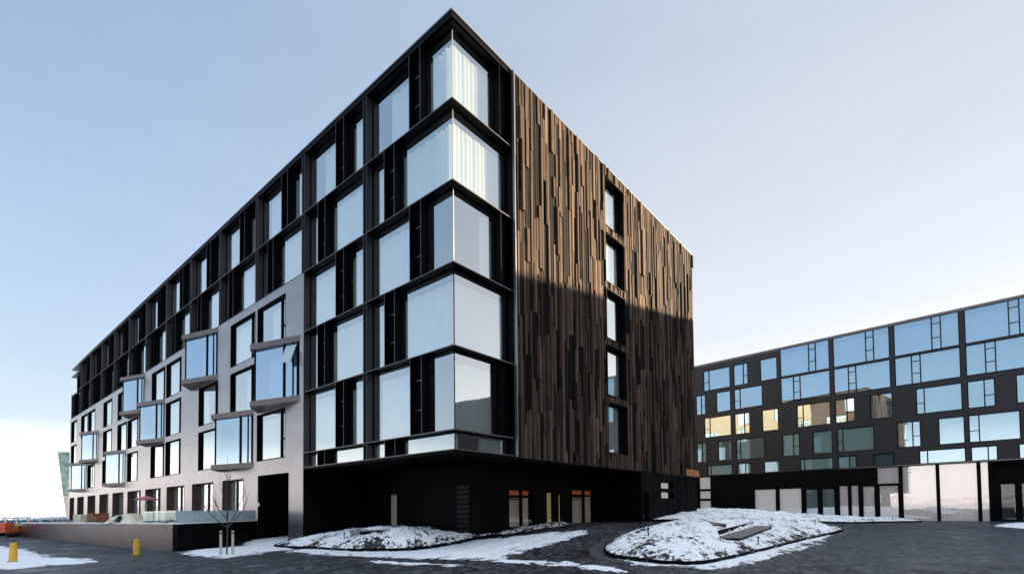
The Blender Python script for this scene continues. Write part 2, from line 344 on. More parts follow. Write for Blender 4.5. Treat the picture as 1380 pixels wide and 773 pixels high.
for p in me.polygons: p.use_smooth = True
tag(o, kind='structure')

def smooth_poly(P, sub=6):
    out = []; n = len(P)
    for i in range(n):
        p0, p1, p2, p3 = [Vector(P[(i + k - 1) % n]) for k in range(4)]
        for k in range(sub):
            t = k / sub
            out.append(.5 * ((2 * p1) + (-p0 + p2) * t + (2 * p0 - 5 * p1 + 4 * p2 - p3) * t * t + (-p0 + 3 * p1 - 3 * p2 + p3) * t ** 3))
    return out
def sdist(P, x, y):
    """signed distance, positive inside"""
    q = Vector((x, y)); best = 1e9; inside = False; n = len(P)
    for i in range(n):
        a, b = P[i], P[(i + 1) % n]; ab = b - a; t = max(0, min(1, (q - a).dot(ab) / max(1e-9, ab.length_squared)))
        d = (q - (a + ab * t)).length
        if d < best: best = d
        if (a.y > y) != (b.y > y) and x < (b.x - a.x) * (y - a.y) / (b.y - a.y) + a.x: inside = not inside
    return best if inside else -best
def heightfield(name, P, step, hfun, mat, bare=None, pad=.4):
    x0 = min(p.x for p in P) - pad; x1 = max(p.x for p in P) + pad; y0 = min(p.y for p in P) - pad; y1 = max(p.y for p in P) + pad
    nx = int((x1 - x0) / step) + 1; ny = int((y1 - y0) / step) + 1
    bm = bmesh.new(); lay = bm.verts.layers.float.new('bare'); V = {}
    for i in range(nx):
        for j in range(ny):
            x, y = x0 + i * step, y0 + j * step; d = sdist(P, x, y)
            if d < -pad: continue
            h = hfun(x, y, d)
            if h < -.25: continue
            v = bm.verts.new((x, y, G(x, y) + h)); v[lay] = bare(x, y, d, h) if bare else 0; V[i, j] = v
    for (i, j), v in V.items():
        q = [(i, j), (i + 1, j), (i + 1, j + 1), (i, j + 1)]
        if all(k in V for k in q): bm.faces.new([V[k] for k in q])
    me = bpy.data.meshes.new(name); bm.to_mesh(me); bm.free(); o = bpy.data.objects.new(name, me); col.objects.link(o); me.materials.append(mat)
    for p in me.polygons: p.use_smooth = True
    return o
def fbm(x, y, s, o=4, z=0.): return noise.fractal(Vector((x * s, y * s, z)), 1., 2.0, o)

# snow lying on the paving
sheets = [
 ([(-5.4, 12.8), (-4.2, 14.1), (-2.9, 15.4), (-1.5, 14.8), (-.3, 14.8), (-.1, 12.6), (-1.8, 8.8), (-3.5, 8.4), (-4.3, 7.6), (-5.3, 6.9), (-5.9, 6.9), (-6.1, 8.2), (-6.0, 9.9)], .12),
 ([(-.4, 18.2), (2.5, 18.3), (2.6, 14.0), (1.0, 11.8), (-.5, 11.3), (-1.5, 13.8), (-1.5, 15.8)], .12),
 ([(-2.7, 8.2), (-2.9, 4.4), (-2.2, 2.3), (-1.7, .4), (-1.1, -1.4), (-.6, -2.5), (1.7, -2.1), (4.8, -1.9), (8.0, -1.2), (6.5, .7), (4.8, 1.9), (3.4, 2.6), (1.5, 2.6), (0.2, 2.9), (-1.0, 5.0), (-1.2, 8.0)], .07),
 ([(-3.0, 1.0), (-2.5, -.6), (-2.1, -2.4), (-2.6, -2.3), (-3.2, -.8), (-3.4, .7)], .10),
 ([(-.4, -2.1), (-.1, -3.3), (.1, -5.0), (0, -6.7), (-.6, -7.9), (-.95, -7.7), (-.7, -6.0), (-.7, -4.3), (-.9, -3.0)], .10),
 ([(2.0, -5.6), (1.1, -6.6), (.7, -7.4), (.75, -8.6), (1.4, -9.5), (3.4, -9.9), (7.2, -10.0), (11.0, -10.1), (19.1, -9.9), (19.5, -9.0), (10.2, -8.6), (5.6, -8.4), (3.4, -8.0), (2.8, -6.6)], .14),
 ([(-10.9, 60.0), (-10.5, 41.8), (-10.1, 31.4), (-9.6, 22.7), (-9.35, 14.9), (-9.2, 9.7), (-10.7, 8.9), (-11.8, 8.7), (-14.5, 8.9), (-18, 14), (-24, 35), (-26, 58)], .25),
 ([(42.7, -18.0), (38.1, -18.8), (36.0, -20.4), (43, -23), (49.8, -22), (51.6, -19.8)], .25),
]
for P, st in sheets:
    SP = smooth_poly(P)
    def hf(x, y, d):
        e = d + .35 * fbm(x, y, .9) + .3 * fbm(x, y, 3.)
        if -3 < x < 9 and -2.6 < y < 3:
            for c_ in (-1.5, -1.15, -.2, .2, .9):
                k_ = math.exp(-((y - .14 * x - c_ + .1 * fbm(x, 0, .6)) / .10) ** 2) * ss(-2.2, -.5, x); e = min(e, 1.) * (1 - k_) - .45 * k_
        return min(.05, .08 * e) + .015 * fbm(x, y, 1.2)
    o = heightfield('snow_patch', SP, st, hf, M['snow'], bare=lambda x, y, d, h: max(0., .12 - d * .15)); tag(o, kind='structure')

def mound(P, H, w, step, name='snowy_mound', bare_bias=0., skew=None, cut=None):
    SP = smooth_poly(P)
    def hf(x, y, d):
        if d < -.05: return -.3
        h = .10 + H * (1 - math.exp(-max(0, d) / w)) * (1 + .34 * fbm(x, y, .42)) + .06 * fbm(x, y, 1.6) + .035 * fbm(x, y, 4.5)
        if skew: h *= skew(x, y)
        if cut: h = cut(x, y, h)
        return h
    o = heightfield(name, SP, step, hf, M['mound'], bare=lambda x, y, d, h: bare_bias + (.07 if d < .3 else 0.) + .17 * fbm(x, y, .8, 3, 2.)); tag(o, kind='structure')
    # steel edging strip round the foot
    e = MB(); n = len(SP)
    for i in range(n):
        a, b = SP[i], SP[(i + 1) % n]
        if (b - a).length < 1e-4: continue
        nrm = Vector((b.y - a.y, a.x - b.x)).normalized() * .02
        za, zb = G(a.x, a.y), G(b.x, b.y)
        e.bm.faces.new([e.bm.verts.new(v) for v in ((a.x + nrm.x, a.y + nrm.y, za - .1), (b.x + nrm.x, b.y + nrm.y, zb - .1), (b.x + nrm.x, b.y + nrm.y, zb + .15), (a.x + nrm.x, a.y + nrm.y, za + .15))])
        e.bm.faces.new([e.bm.verts.new(v) for v in ((a.x - nrm.x, a.y - nrm.y, za - .1), (b.x - nrm.x, b.y - nrm.y, zb - .1), (b.x - nrm.x, b.y - nrm.y, zb + .15), (a.x - nrm.x, a.y - nrm.y, za + .15))])
        e.bm.faces.new([e.bm.verts.new(v) for v in ((a.x + nrm.x, a.y + nrm.y, za + .15), (b.x + nrm.x, b.y + nrm.y, zb + .15), (b.x - nrm.x, b.y - nrm.y, zb + .15), (a.x - nrm.x, a.y - nrm.y, za + .15))])
    k = e.build('mound_edging', M['black'], o)
    # dead grass tufts poking through the snow
    t = MB(); xs_ = [p.x for p in SP]; ys_ = [p.y for p in SP]; cnt = 0; area = (max(xs_) - min(xs_)) * (max(ys_) - min(ys_))
    for _ in range(int(area * 9)):
        x = rnd.uniform(min(xs_), max(xs_)); y = rnd.uniform(min(ys_), max(ys_)); d = sdist(SP, x, y)
        if d < .06 or fbm(x, y, 1.1, 3, 5.) + (.3 if d < .4 else 0) < .12: continue
        z = G(x, y) + hf(x, y, d)
        for b_ in range(5):
            an = rnd.uniform(0, 6.28); L = rnd.uniform(.05, .17); dx, dy = math.cos(an), math.sin(an); wv = .008
            px, py = x + rnd.uniform(-.06, .06), y + rnd.uniform(-.06, .06)
            t.bm.faces.new([t.bm.verts.new(v) for v in ((px - dy * wv, py + dx * wv, z - .02), (px + dy * wv, py - dx * wv, z - .02), (px + dx * L * .7, py + dy * L * .7, z + L * .7))])
    g = t.build('dead_grass', M['grass'], fixn=False); tag(g, 'dead brown grass blades poking through the snow of the mounds', 'grass', kind='stuff')
    return hf, SP
P1 = [(-2.2, 10.4), (-1.7, 7.1), (-1.4, 4.9), (-.1, 2.9), (1.7, 2.4), (3.8, 2.6), (4.9, 2.2), (4.6, 2.7), (3.75, 3.6), (3.7, 7.5), (3.6, 10.5), (1.8, 12.6), (-.6, 12.3)]
P2 = [(2.2, -5.4), (1.35, -7.0), (1.2, -8.2), (1.8, -8.9), (4.3, -9.2), (8, -9.4), (13.8, -9.5), (24.3, -9.7), (25.6, -9.2), (22, -6.8), (16, -4.6), (10, -3.7), (5, -4.1)]
P3 = [(17.6, -.4), (22, -3.4), (33, -6.2), (42, -8.4), (47.6, -9.8), (51.6, -13.2), (53.4, -11), (53.4, -2), (51, 6), (44, 10), (36, 9), (30, 6), (25, 2.4), (20, .8)]
h1, S1 = mound(P1, .80, 1.1, .11, skew=lambda x, y: .70 + .42 * ss(-11, -4, -y))
def cut2(x, y, h):
    # the front is cut back along the long bench, a step up behind it
    yb = -8.3 + (x - 6.3) * .09
    k_ = ss(5.2, 6.6, x) * (1 - ss(14.0, 15.6, x)) * (1 - ss(yb + .30, yb + .50, y))
    cap = max(.08, .16 + (x - 6.3) * .018 - G(x, y) - .06)
    return h * (1 - k_) + min(h, cap) * k_
h2, S2 = mound(P2, .78, 1.3, .11, cut=cut2)
h3, S3 = mound(P3, .72, 2.6, .22, bare_bias=-.03)

kb = MB(); n = len(S2)
def off(P, i, d):
    a, b = P[i - 1], P[(i + 1) % len(P)]; t = (b - a).normalized(); return P[i] + Vector((t.y, -t.x)) * d
sgn = 1 if sdist(S2, *off(S2, 5, .2)) < 0 else -1
for i in range(n):
    j = (i + 1) % n
    q_ = [off(S2, i, .04 * sgn), off(S2, j, .04 * sgn), off(S2, j, .55 * sgn), off(S2, i, .55 * sgn)]
    kb.bm.faces.new([kb.bm.verts.new((p.x, p.y, G(p.x, p.y) + .012)) for p in q_])
tag(kb.build('kerb_strip', principled('pale_kerb_setts', (.055, .056, .062), .7, 0, .35, 6., bump=.6, bump_scale=12), merge=True), kind='structure')

# low planting bed beside the porch
bed = smooth_poly([(5.1, 2.3), (7.0, 1.6), (10.0, 1.4), (11.0, 2.2), (10.0, 2.85), (5.0, 2.9)])
o = heightfield('planting_bed', bed, .1, lambda x, y, d: -.3 if d < -.05 else .05 + .15 * (1 - math.exp(-max(0, d) / .4)) + .10 * abs(fbm(x, y, 3.)), M['mound'], bare=lambda x, y, d, h: .08); tag(o, kind='structure')

# far hills across the bay
hb = MB(); prev = None
for i in range(161):
    an = R(-150 + 300 * i / 160); rr = 3600 + 300 * math.sin(i * .7)
    # angle measured from +y towards -x
    dx, dy = -math.sin(an - R(-30)), math.cos(an - R(-30))
    hgt = 34 + 42 * abs(fbm(i * .13, 0, 1.)) + 22 * fbm(i * .6, 3., 1.)
    ring = [hb.bm.verts.new((dx * (rr - 420), dy * (rr - 420), -2)), hb.bm.verts.new((dx * (rr - 150), dy * (rr - 150), hgt * .55)), hb.bm.verts.new((dx * rr, dy * rr, hgt)), hb.bm.verts.new((dx * (rr + 500), dy * (rr + 500), -2))]
    if prev:
        for k in range(3): hb.bm.faces.new([prev[k], ring[k], ring[k + 1], prev[k + 1]])
    prev = ring
tag(hb.build('hills', M['farsnow'], smooth=True), kind='structure')

# ------------------------------------------------------------------ main building
ZT, ZS, B1, FH, BW = 21.53, 3.69, 4.56, 3.33, 5.96
X1, X2, YE = 3.70, 26.04, 78.3
hotel = empty('hotel_building', (0, 0, 0))
tag(hotel, 'long six storey building with black framed glass corner and charred timber end wall', 'building')
band = [B1 + FH * k for k in range(5)]          # row bottoms
U0 = band[3]                                     # 14.55 bottom of the dark upper rows
D = .35                                          # depth of the window recess

# structure behind the windows
c = MB(); c.box(2.2, X2 - .35, 2.2, YE - .4, ZS + .15, ZT - .35); c.build('inner_wall', M['room'], hotel)
s = MB()
for z in band: s.box(D + .12, 2.2, D + .12, YE - .4, z - .14, z - .03)
for z in band: s.box(2.2, X1 + .1, D + .12, 2.2, z - .14, z - .03)
s.build('floor_slab', M['room'], hotel)
s = MB(); s.box(0.02, X2 - .02, .02, YE - 5.4, ZT - .30, ZT - .07); s.build('roof', M['roof'], hotel)
s = MB()                                         # thin bright coping on the roof line
s.box(-.05, .03, -.05, 72.9, ZT - .07, ZT - .01); s.box(.03, X2 + .05, -.05, .03, ZT - .07, ZT - .01); s.build('coping', M['edge'], hotel)
# eave blades over the open terrace at the far end
s = MB()
s.box(-.02, 6, 72.95, 77.8, ZT - .12, ZT - .0); s.box(-.02, 6, 72.95, 77.8, ZT - 1.15, ZT - 1.0); s.build('terrace_canopy', M['edge'], hotel)

fr = MB(); T = .05
# horizontal blades, left side: full width for the two lower bays, upper rows further on
for k, z in enumerate(band):
    ye = 11.92 if k < 3 else (YE - .85 if k < 4 else 72.95)
    fr.box(0, D + .1, 0.0, ye, z - T, z)
    fr.box(D + .1, X1, 0, D + .1, z - T, z)
fr.box(0, .1, 0, 72.9, ZT - .30, ZT - .07); fr.box(.1, X1, 0, .1, ZT - .30, ZT - .07)
fr.box(.1, D + .1, .1, 72.9, ZT - .345, ZT - .30); fr.box(D + .1, X1, .1, D + .1, ZT - .345, ZT - .30)
fr.box(0, D + .1, 0, 11.92, ZS, ZS + .08); fr.box(D + .1, X1, 0, D + .1, ZS, ZS + .08)
# bay dividers (pairs of fins)
fr2 = MB()
bay = []                                         # (y0,y1) clear of fins
for k in range(13):
    y0 = .0 if k == 0 else BW * k + .27; y1 = BW * (k + 1) - .02
    bay.append((y0, y1))
    zb = ZS + .08 if k < 2 else U0
    zt = ZT - .345 if k < 12 else band[4] - T
    if k == 0: fa = MB(); fa.box(-.015, D + .1, y1, y1 + .05, zb, zt)
    else:
        fa = MB(); fa.box(-.015, .12, y0 - .05, y0, zb, zt); fa.box(.12, D + .1, y0 - .05, y0, zb, zt); fa.build('divider_fin', M['finlight'], hotel)
        fa = MB(); fa.box(-.015, D + .1, y1, y1 + .05, zb, zt)
    if k < 12: fa.box(.08, .12, y1 + .05, y1 + .22, zb, zt)
    fa.build('divider_fin', M['finlight'], hotel)
fr2.box(-.015, D + .1, BW * 13 - .02 + .05, BW * 13 + .1, U0, band[4])
# end fin against the timber wall
fr2.box(X1 - .06, X1, -.015, D + .1, ZS + .08, ZT - .345)
for k, z in enumerate([ZS + .08] + band):
    ye = 11.92 if k < 4 else (YE - .85 if k < 5 else 72.95)
    q = MB(); q.box(-.014, -.002, 0.0, ye, z - .032, z); q.build('blade_highlight', M['edge_light'], hotel)  # thin light strip added as a painted highlight on the blade front
    q = MB(); q.box(-.014, X1 - .07, -.014, -.002, z - .032, z); q.build('blade_highlight', M['edge_light'], hotel)
fr.build('facade_blade', M['fin'], hotel, fixn=True); fr2.build('divider_fin', M['fin'], hotel)
# parapet top closing
def cell(k, row):
    """one window cell of the dark frame: two panes with a finned vent slot between them"""
    y0, y1 = bay[k]; y0b = y0 if k else .28
    zb = band[row] if row >= 0 else ZS + .08
    zt = (band[row + 1] - T if row < 4 else ZT - .345) if row >= 0 else band[0] - T
    typeA = row in (0, 2, 4)
    f1, f2 = (y0b + 1.7, y0b + 2.42) if typeA else (y0b + 3.5, y0b + 4.2)
    if k == 0 and not typeA: f1, f2 = 3.8, 4.52
    w = MB()
    w.box(-.008, D - .02, f1 - .02, f1 + .02, zb, zt) if False else None
    w = MB('x')
    w.box(f1 - .02, f1 + .02, -.01, D + .05, zb + .002, zt - .002); w.box(f2 - .02, f2 + .02, -.01, D + .05, zb + .002, zt - .002)
    w.box(f1 + .02, f2 - .02, D - .06, D - .0, zb + .002, zt - .002)
    g0 = D if k == 0 else y0                      # pane nearest the corner starts at the glass corner
    for (a, b) in ((g0, f1 - .02), (f2 + .02, y1)):
        fr_ = .045
        if b - a < .3: continue
        w.box(a, b, D - .03, D + .05, zb + .002, zb + fr_); w.box(a, b, D - .03, D + .05, zt - fr_, zt - .002)
        if not (k == 0 and a == g0): w.box(a, a + fr_, D - .03, D + .05, zb + fr_, zt - fr_)
        w.box(b - fr_, b, D - .03, D + .05, zb + fr_, zt - fr_)
    o = w.build('window', M['black'], hotel)
    q = MB('x'); q.box(f1 - .02, f1 - .004, -.022, -.011, zb + .002, zt - .002); q.box(f2 + .004, f2 + .02, -.022, -.011, zb + .002, zt - .002)  # strips added as painted highlights on the fin fronts
    if k < 6: q.build('fin_highlight', M['edge_light'], o)
    g = MB('x')
    for (a, b) in ((g0, f1 - .02), (f2 + .02, y1)):
        e = rnd.uniform(-.004, .004)
        g.quad((a, D + e, zb + .01), (b, D - e, zb + .01), (b, D - e, zt - .01), (a, D + e, zt - .01))
    g.build('glass', M['glass'], o)
    c = MB('x'); n = 0
    full = rnd.random() < .7
    for (a, b) in ((g0 + .05, f1 - .05), (f2 + .05, y1 - .05)):
        if row < 0: curtain_mesh(c, a + .1, b, D + .2, zb + .03, zt - .05); n += 1; continue
        if k == 0 and a < 1:
            if row in (4, 3, 1): curtain_mesh(c, a + .18, b, D + .2, zb + .05, zt - .42); n += 1
            continue
        if b - a > 2.2 and not full:
            m_ = a + (b - a) * rnd.uniform(.2, .5); curtain_mesh(c, a, m_ + 1.0, D + .2, zb + .05, zt - .42)
        else: curtain_mesh(c, a, b - (.3 if b > y1 - .1 else 0), D + .2, zb + .05, zt - .42)
        n += 1
    if n: c.build('curtain', M['curtain'], o, smooth=True, fixn=False)
    # little stays of the vent flap
    h = MB('x')
    for q in (.33, .72): h.box(f1 + .03, f2 - .03, D - .10, D - .08, zb + (zt - zb) * q - .012, zb + (zt - zb) * q + .012)
    if row >= 0 and k < 4: h.build('flap_stay', M['steel'], o)
    return o, f1, f2, zb, zt
cells = {}
for k in range(13):
    for row in (4, 3): 
        if k == 12 and row == 4: continue
        cells[k, row] = cell(k, row)
    if k < 2:
        for row in (2, 1, 0, -1): cells[k, row] = cell(k, row)
# tilted open flaps
for (k, row, z0, z1) in ((0, 0, 1.35, 3.0), (1, 2, .9, 1.9)):
    o, f1, f2, zb, zt = cells[k, row]
    t = MB(); a, b = f1 + .05, f2 - .05
    zl, zh = zb + z0, zb + z1
    t.quad((.30, a, zl), (.30, b, zl), (.52, b, zh), (.52, a, zh)); t.quad((.32, a, zl), (.32, b, zl), (.54, b, zh), (.54, a, zh))
    t.quad((.30, a, zl), (.32, a, zl), (.54, a, zh), (.52, a, zh)); t.quad((.30, b, zl), (.32, b, zl), (.54, b, zh), (.52, b, zh))
    t.build('open_flap', M['frost'], o)
# corner, end-wall side
for row in (4, 3, 2, 1, 0, -1):
    zb = band[row] if row >= 0 else ZS + .08
    zt = (band[row + 1] - T if row < 4 else ZT - .345) if row >= 0 else band[0] - T
    A = row in (0, 2, 4); xe = 2.88 if A else 3.62
    w = MB('y')
    if A:
        w.box(xe - .02, xe + .02, -.01, D + .05, zb + .002, zt - .002); w.box(xe + .02, X1 - .06, D - .06, D - .0, zb + .002, zt - .002)
    w.box(D, xe - .02, D - .03, D + .05, zb + .002, zb + .045); w.box(D, xe - .02, D - .03, D + .05, zt - .045, zt - .002)
    w.box(xe - .065, xe - .02, D - .03, D + .05, zb + .045, zt - .045)
    o = w.build('corner_window', M['black'], hotel)
    g = MB('y'); g.quad((D, D, zb + .01), (xe - .02, D, zb + .01), (xe - .02, D, zt - .01), (D, D, zt - .01)); g.build('glass', M['glass'], o)
    p = MB('y'); p.box(D - .02, D + .012, D - .02, D + .012, zb + .003, zt - .003); p.build('corner_bead', M['steel'] if row >= 2 else M['black'], o)
    c = MB('y')
    AM = .022
    if row == 2: curtain_mesh(c, 2.1, xe - .1, D + .2, zb + .05, zt - .3)
    elif row < 0: curtain_mesh(c, D + 1.6, xe - .1, D + .2, zb + .03, zt - .05)
    else: curtain_mesh(c, D + .18, xe - .08, D + .2, zb + .05, zt - .42, amp=AM)
    c.build('curtain', M['curtain3'], o, smooth=True, fixn=False)
# armchair seen through the corner glass on the third row
zc = band[2]
ac = empty('armchair', (1.5, 1.35, zc - .03)); tag(ac, 'white rounded armchair behind the bare corner glass of the middle storey', 'armchair')
a = MB(); a.box(-.40, .40, -.32, .32, .22, .44); a.build('seat', M['curtain2'], ac, bevel=.08)
a = MB(); a.box(.26, .42, -.34, .34, .40, .86); a.build('backrest', M['curtain2'], ac, bevel=.07)
for sg in (-1, 1):
    a = MB(); a.box(-.36, .30, sg * .34 - .05, sg * .34 + .05, .36, .62); a.build('armrest', M['curtain2'], ac, bevel=.04)
for sx in (-1, 1):
    for sy in (-1, 1):
        a = MB(); a.tube((sx * .32, sy * .27, 0), (sx * .30, sy * .25, .23), .02); a.build('leg', M['steel'], ac)

# ---- grey metal facade, y 11.92 .. 78.3
holes = []; wins = []
def rowz(r): return band[r] - .10, band[r] + 2.79
W3 = [(14.07, 17.8), (18.13, 22.0), (31.9, 35.75), (36.05, 39.9), (48.1, 52.0), (54.4, 58.5), (62.6, 66.6), (66.85, 70.8), (73.5, 77.45)]
W2 = [(18.13, 22.0), (24.15, 27.95), (31.9, 35.75), (44.15, 47.95), (48.2, 52.0), (54.4, 58.5), (73.5, 77.3)]
W1 = [(14.07, 17.8), (24.15, 27.95), (31.9, 35.75), (36.1, 40.0), (44.15, 47.95), (55.0, 58.6), (62.5, 66.5)]
for r, L in ((2, W3), (1, W2), (0, W1)):
    for (a, b) in L: z0, z1 = rowz(r); holes.append((a, b, z0, z1)); wins.append((a, b, z0, z1))
# triangular glass bays: near y, tip y, return y, row
BX = [(12.3, 16.0, 17.75, 1), (18.2, 22.0, 23.75, 0), (24.15, 27.95, 29.7, 2), (36.0, 39.8, 41.6, 1), (42.1, 45.7, 47.6, 2), (48.5, 52.4, 54.2, 0), (60.7, 64.6, 66.4, 1), (67.0, 70.7, 72.5, 0)]
for (yn, yt, yr, r) in BX: holes.append((yn + .12, yr - .12, band[r] - .08, band[r] + 2.9))
GW = [(19.77, 23.24), (24.92, 29.19), (30.94, 35.3), (36.96, 41.5), (43.0, 47.65), (49.2, 53.7), (55.6, 59.8), (61.9, 66.15), (68.4, 72.4), (74.5, 77.6)]
for (a, b) in GW: holes.append((a, b, .1, 3.52))
holes.append((13.65, 17.6, -.7, 3.58))
w = MB('x'); w.wall(11.97, YE, -1.2, U0 - T, 0.0, holes)
o = w.build('metal_cladding', M['grey'], hotel, fixn=False)
w = MB('y'); w.wall(0, 4.0, -1.2, ZS, 11.97, []); w.build('pier_side', M['black'], hotel, fixn=False)
w = MB('y'); w.wall(0, 14, -1.2, U0 - T, YE, []); w.build('far_end_cladding', M['black'], hotel, fixn=False)
for i, (a, b, z0, z1) in enumerate(wins):
    window(hotel, 'x', a, b, z0, z1, 0, .17, mull=[a + .72], bars=[(a + .10, a + .68, z0 + 1.15)], cur=rand_cur(a + .08, b - .08), gap=.32)
for i, (a, b) in enumerate(GW):
    window(hotel, 'x', a, b, .1, 3.52, 0, .42, mull=[a + .7, a + 2.0] if b - a > 3.4 else [a + .8], cur=rand_cur(a + .08, b - .08), frame='reveal', gap=.1, name='terrace_window')
for (yn, yt, yr, r) in BX:
    zb = band[r]; X = -1.15
    top = MB(); top.prism([(0.002, yn), (X, yt), (X + .02, yt + .12), (0.002, yr)][::-1], zb + 2.92, zb + 3.25); bayo = top.build('bay_window', M['slab'], hotel)
    b_ = MB(); b_.prism([(0.002, yn), (X, yt), (X + .02, yt + .12), (0.002, yr)][::-1], zb - .42, zb - .09); b_.build('bay_sill', M['slab'], bayo)
    # glazing set back from the slab edge
    n_ = Vector((.05, .0)); A = Vector((.04, yn + .42)); Bp = Vector((X + .26, yt - .02)); Cc = Vector((.04, yr - .30))
    g = MB()
    for (p, q) in ((A, Bp), (Bp, Cc)): g.quad((p.x, p.y, zb - .09), (q.x, q.y, zb - .09), (q.x, q.y, zb + 2.92), (p.x, p.y, zb + 2.92))
    g.build('glass', M['bayglass'], bayo, fixn=False)
    for t_, wd in ((0, .03), (.10, .025), (.30, .075), (1., .03)):
        p = A + (Bp - A) * t_; dr = (Bp - A).normalized() * wd; pr_ = Vector((-dr.y, dr.x)).normalized() * .04
        f = MB(); f.prism([tuple(p - dr - pr_), tuple(p + dr - pr_), tuple(p + dr + pr_), tuple(p - dr + pr_)], zb - .088, zb + 2.918); f.build('mullion', M['black'], bayo)
    c = MB('x'); cr = [(yn + .9, yt - .6)] if rnd.random() < .7 else [(yn + 1.6, yt + .3)]
    for (c0, c1) in cr: curtain_mesh(c, c0, c1, .12, zb - .05, zb + 2.6)
    c.build('curtain', M['curtain'], bayo, smooth=True, fixn=False)
    l = MB('x')                                   # dark lining of the opening behind the bay
    for (aa, ab, ha, hb_) in ((yn + .12, yn + .16, zb - .08, zb + 2.9), (yr - .16, yr - .12, zb - .08, zb + 2.9), (yn + .16, yr - .16, zb - .08, zb - .04), (yn + .16, yr - .16, zb + 2.86, zb + 2.9)): l.box(aa, ab, .003, .8, ha, hb_)
    l.build('lining', M['black'], bayo)
# tilted casement on the nearest bay
yn, yt, yr, r = BX[0]; zb = band[r]
t = MB(); A = Vector((0, 12.7)); dr = Vector((-1.15, 3.7)).normalized()
for off in (0, .03):
    p = A + Vector((-off - .02, 0)); q = p + dr * .75
    t.quad((p.x - .34, p.y, zb + 1.75), (q.x - .34, q.y, zb + 1.75), (q.x, q.y, zb + 2.8), (p.x, p.y, zb + 2.8))
t.build('open_casement', M['frost'], hotel)

# ---- charred timber end wall
WX0, WX1 = 12.0, 14.35
whole = [(WX0, WX1, band[k] + .0, band[k] + 2.95) for k in range(5)]
w = MB('y'); w.wall(X1, X2, ZS - .02, ZT - .1, .06, whole); w.build('backing_wall', M['darkwood'], hotel, fixn=False)
bd = MB('y')
def boards(mb, xa, xb, za, zb_, holes, lo=1.0, hi=4.2, wmin=.09, wmax=.22, dep=(.0, .115), face=0., groove=True):
    x = xa
    while x < xb - .04:
        wd = min(rnd.uniform(wmin, wmax), xb - x)
        if xb - x - wd < .08: wd = xb - x
        for q in holes:                            # snap to window jambs
            for e in (q[0], q[1]):
                if x < e - .02 < x + wd: wd = e - x
        cx_ = x + wd / 2
        z = za
        cuts = sorted([(q[2], q[3]) for q in holes if q[0] < cx_ < q[1]])
        segs = []; cur = za
        for (c0, c1) in cuts:
            if c0 - cur > .05: segs.append((cur, c0))
            cur = c1
        if zb_ - cur > .05: segs.append((cur, zb_))
        for (s0, s1) in segs:
            z = s0
            while z < s1 - .02:
                L = rnd.uniform(lo, hi) if z > s0 or s0 > za else rnd.uniform(.4, hi)
                ze = min(s1, z + L)
                if s1 - ze < .3: ze = s1
                dp = rnd.choice([dep[0], dep[0] + (dep[1] - dep[0]) * .3, dep[0] + (dep[1] - dep[0]) * .45, dep[1] * .7, dep[1]]) + rnd.uniform(-.006, .006)
                dark_ = rnd.random() < .34
                if dark_: dp = dep[0] - .0
                t_ = rnd.gauss(.56, .12) + (-.62 if dark_ else 0) + (.16 if rnd.random() < .08 else 0)
                mb.box(x + .004, x + wd - .004, face - dp - .012, face + .055, z + .003, ze - .003, tone=min(1, max(0, t_)))
                z = ze
        x += wd
        if groove and not any(q[0] - .12 < x < q[1] + .02 for q in holes) and x < xb - .3: x += rnd.choice([.01, .03, .05, .09])
boards(bd, X1 + .05, X2, ZS, ZT - .10, whole, face=-.0)
bd.build('timber_cladding', M['board'], hotel, fixn=True)
w = MB('y')                                       # slim metal jambs beside the boards
w.box(X1, X1 + .045, -.16, .05, ZS, ZT - .08); w.build('corner_trim', M['edge'], hotel)
for k in range(5):
    window(hotel, 'y', WX0, WX1, band[k], band[k] + 2.95, -.09, .26, mull=[], cur=[(WX0 + .1, WX1 - .1)], gap=.02, curm='curtain2' if k < 2 else 'curtain', name='end_window')
# ---- rear (courtyard) side, boarded
w = MB('x'); rh = []
for r in range(5):
    for j in range(9):
        if (r + j) % 3 != 2:
            a = 1.5 + 5.96 * j + (1.6 if r % 2 else 0); rh.append((a, a + (3.3 if (r + j) % 2 else 1.9), band[r], band[r] + 2.7))
w.wall(0.06, 9.0, ZS, ZT - .1, X2 - .02, [q for q in rh if q[0] < 9])
o = w.build('courtyard_cladding', M['board'], hotel, fixn=False)
at = o.data.attributes.new('tone', 'FLOAT', 'FACE')
for v in at.data: v.value = .62
w = MB('x'); w.wall(9.0, YE, ZS, ZT - .1, X2 - .02, rh); w.build('courtyard_render', principled('ochre_render', (.30, .235, .16), .8, 0, .1, .6), hotel, fixn=False)
g = MB('x'); c = MB('x')
for (a, b, z0, z1) in rh: g.quad((a, X2 - .12, z0), (b, X2 - .12, z0), (b, X2 - .12, z1), (a, X2 - .12, z1)); curtain_mesh(c, a, b, X2 - .3, z0, z1, wl=.8)
go = g.build('courtyard_window', M['glass'], hotel, fixn=False); c.build('curtain', M['curtain'], go, smooth=True, fixn=False)
g = MB('x')
for (a, b, z0, z1) in rh: g.box(a, b, X2 - .45, X2 - .42, z0, z1)
g.build('blackout', M['room'], go)
w = MB('x'); w.wall(0.06, YE, -1.2, ZS, X2 - .02, []); w.build('courtyard_base', M['darkwood'], hotel, fixn=False)
w = MB('y'); w.wall(0.6, X2, ZS, ZT - .35, YE - .4, []); w.build('far_end_wall', M['black'], hotel, fixn=False)

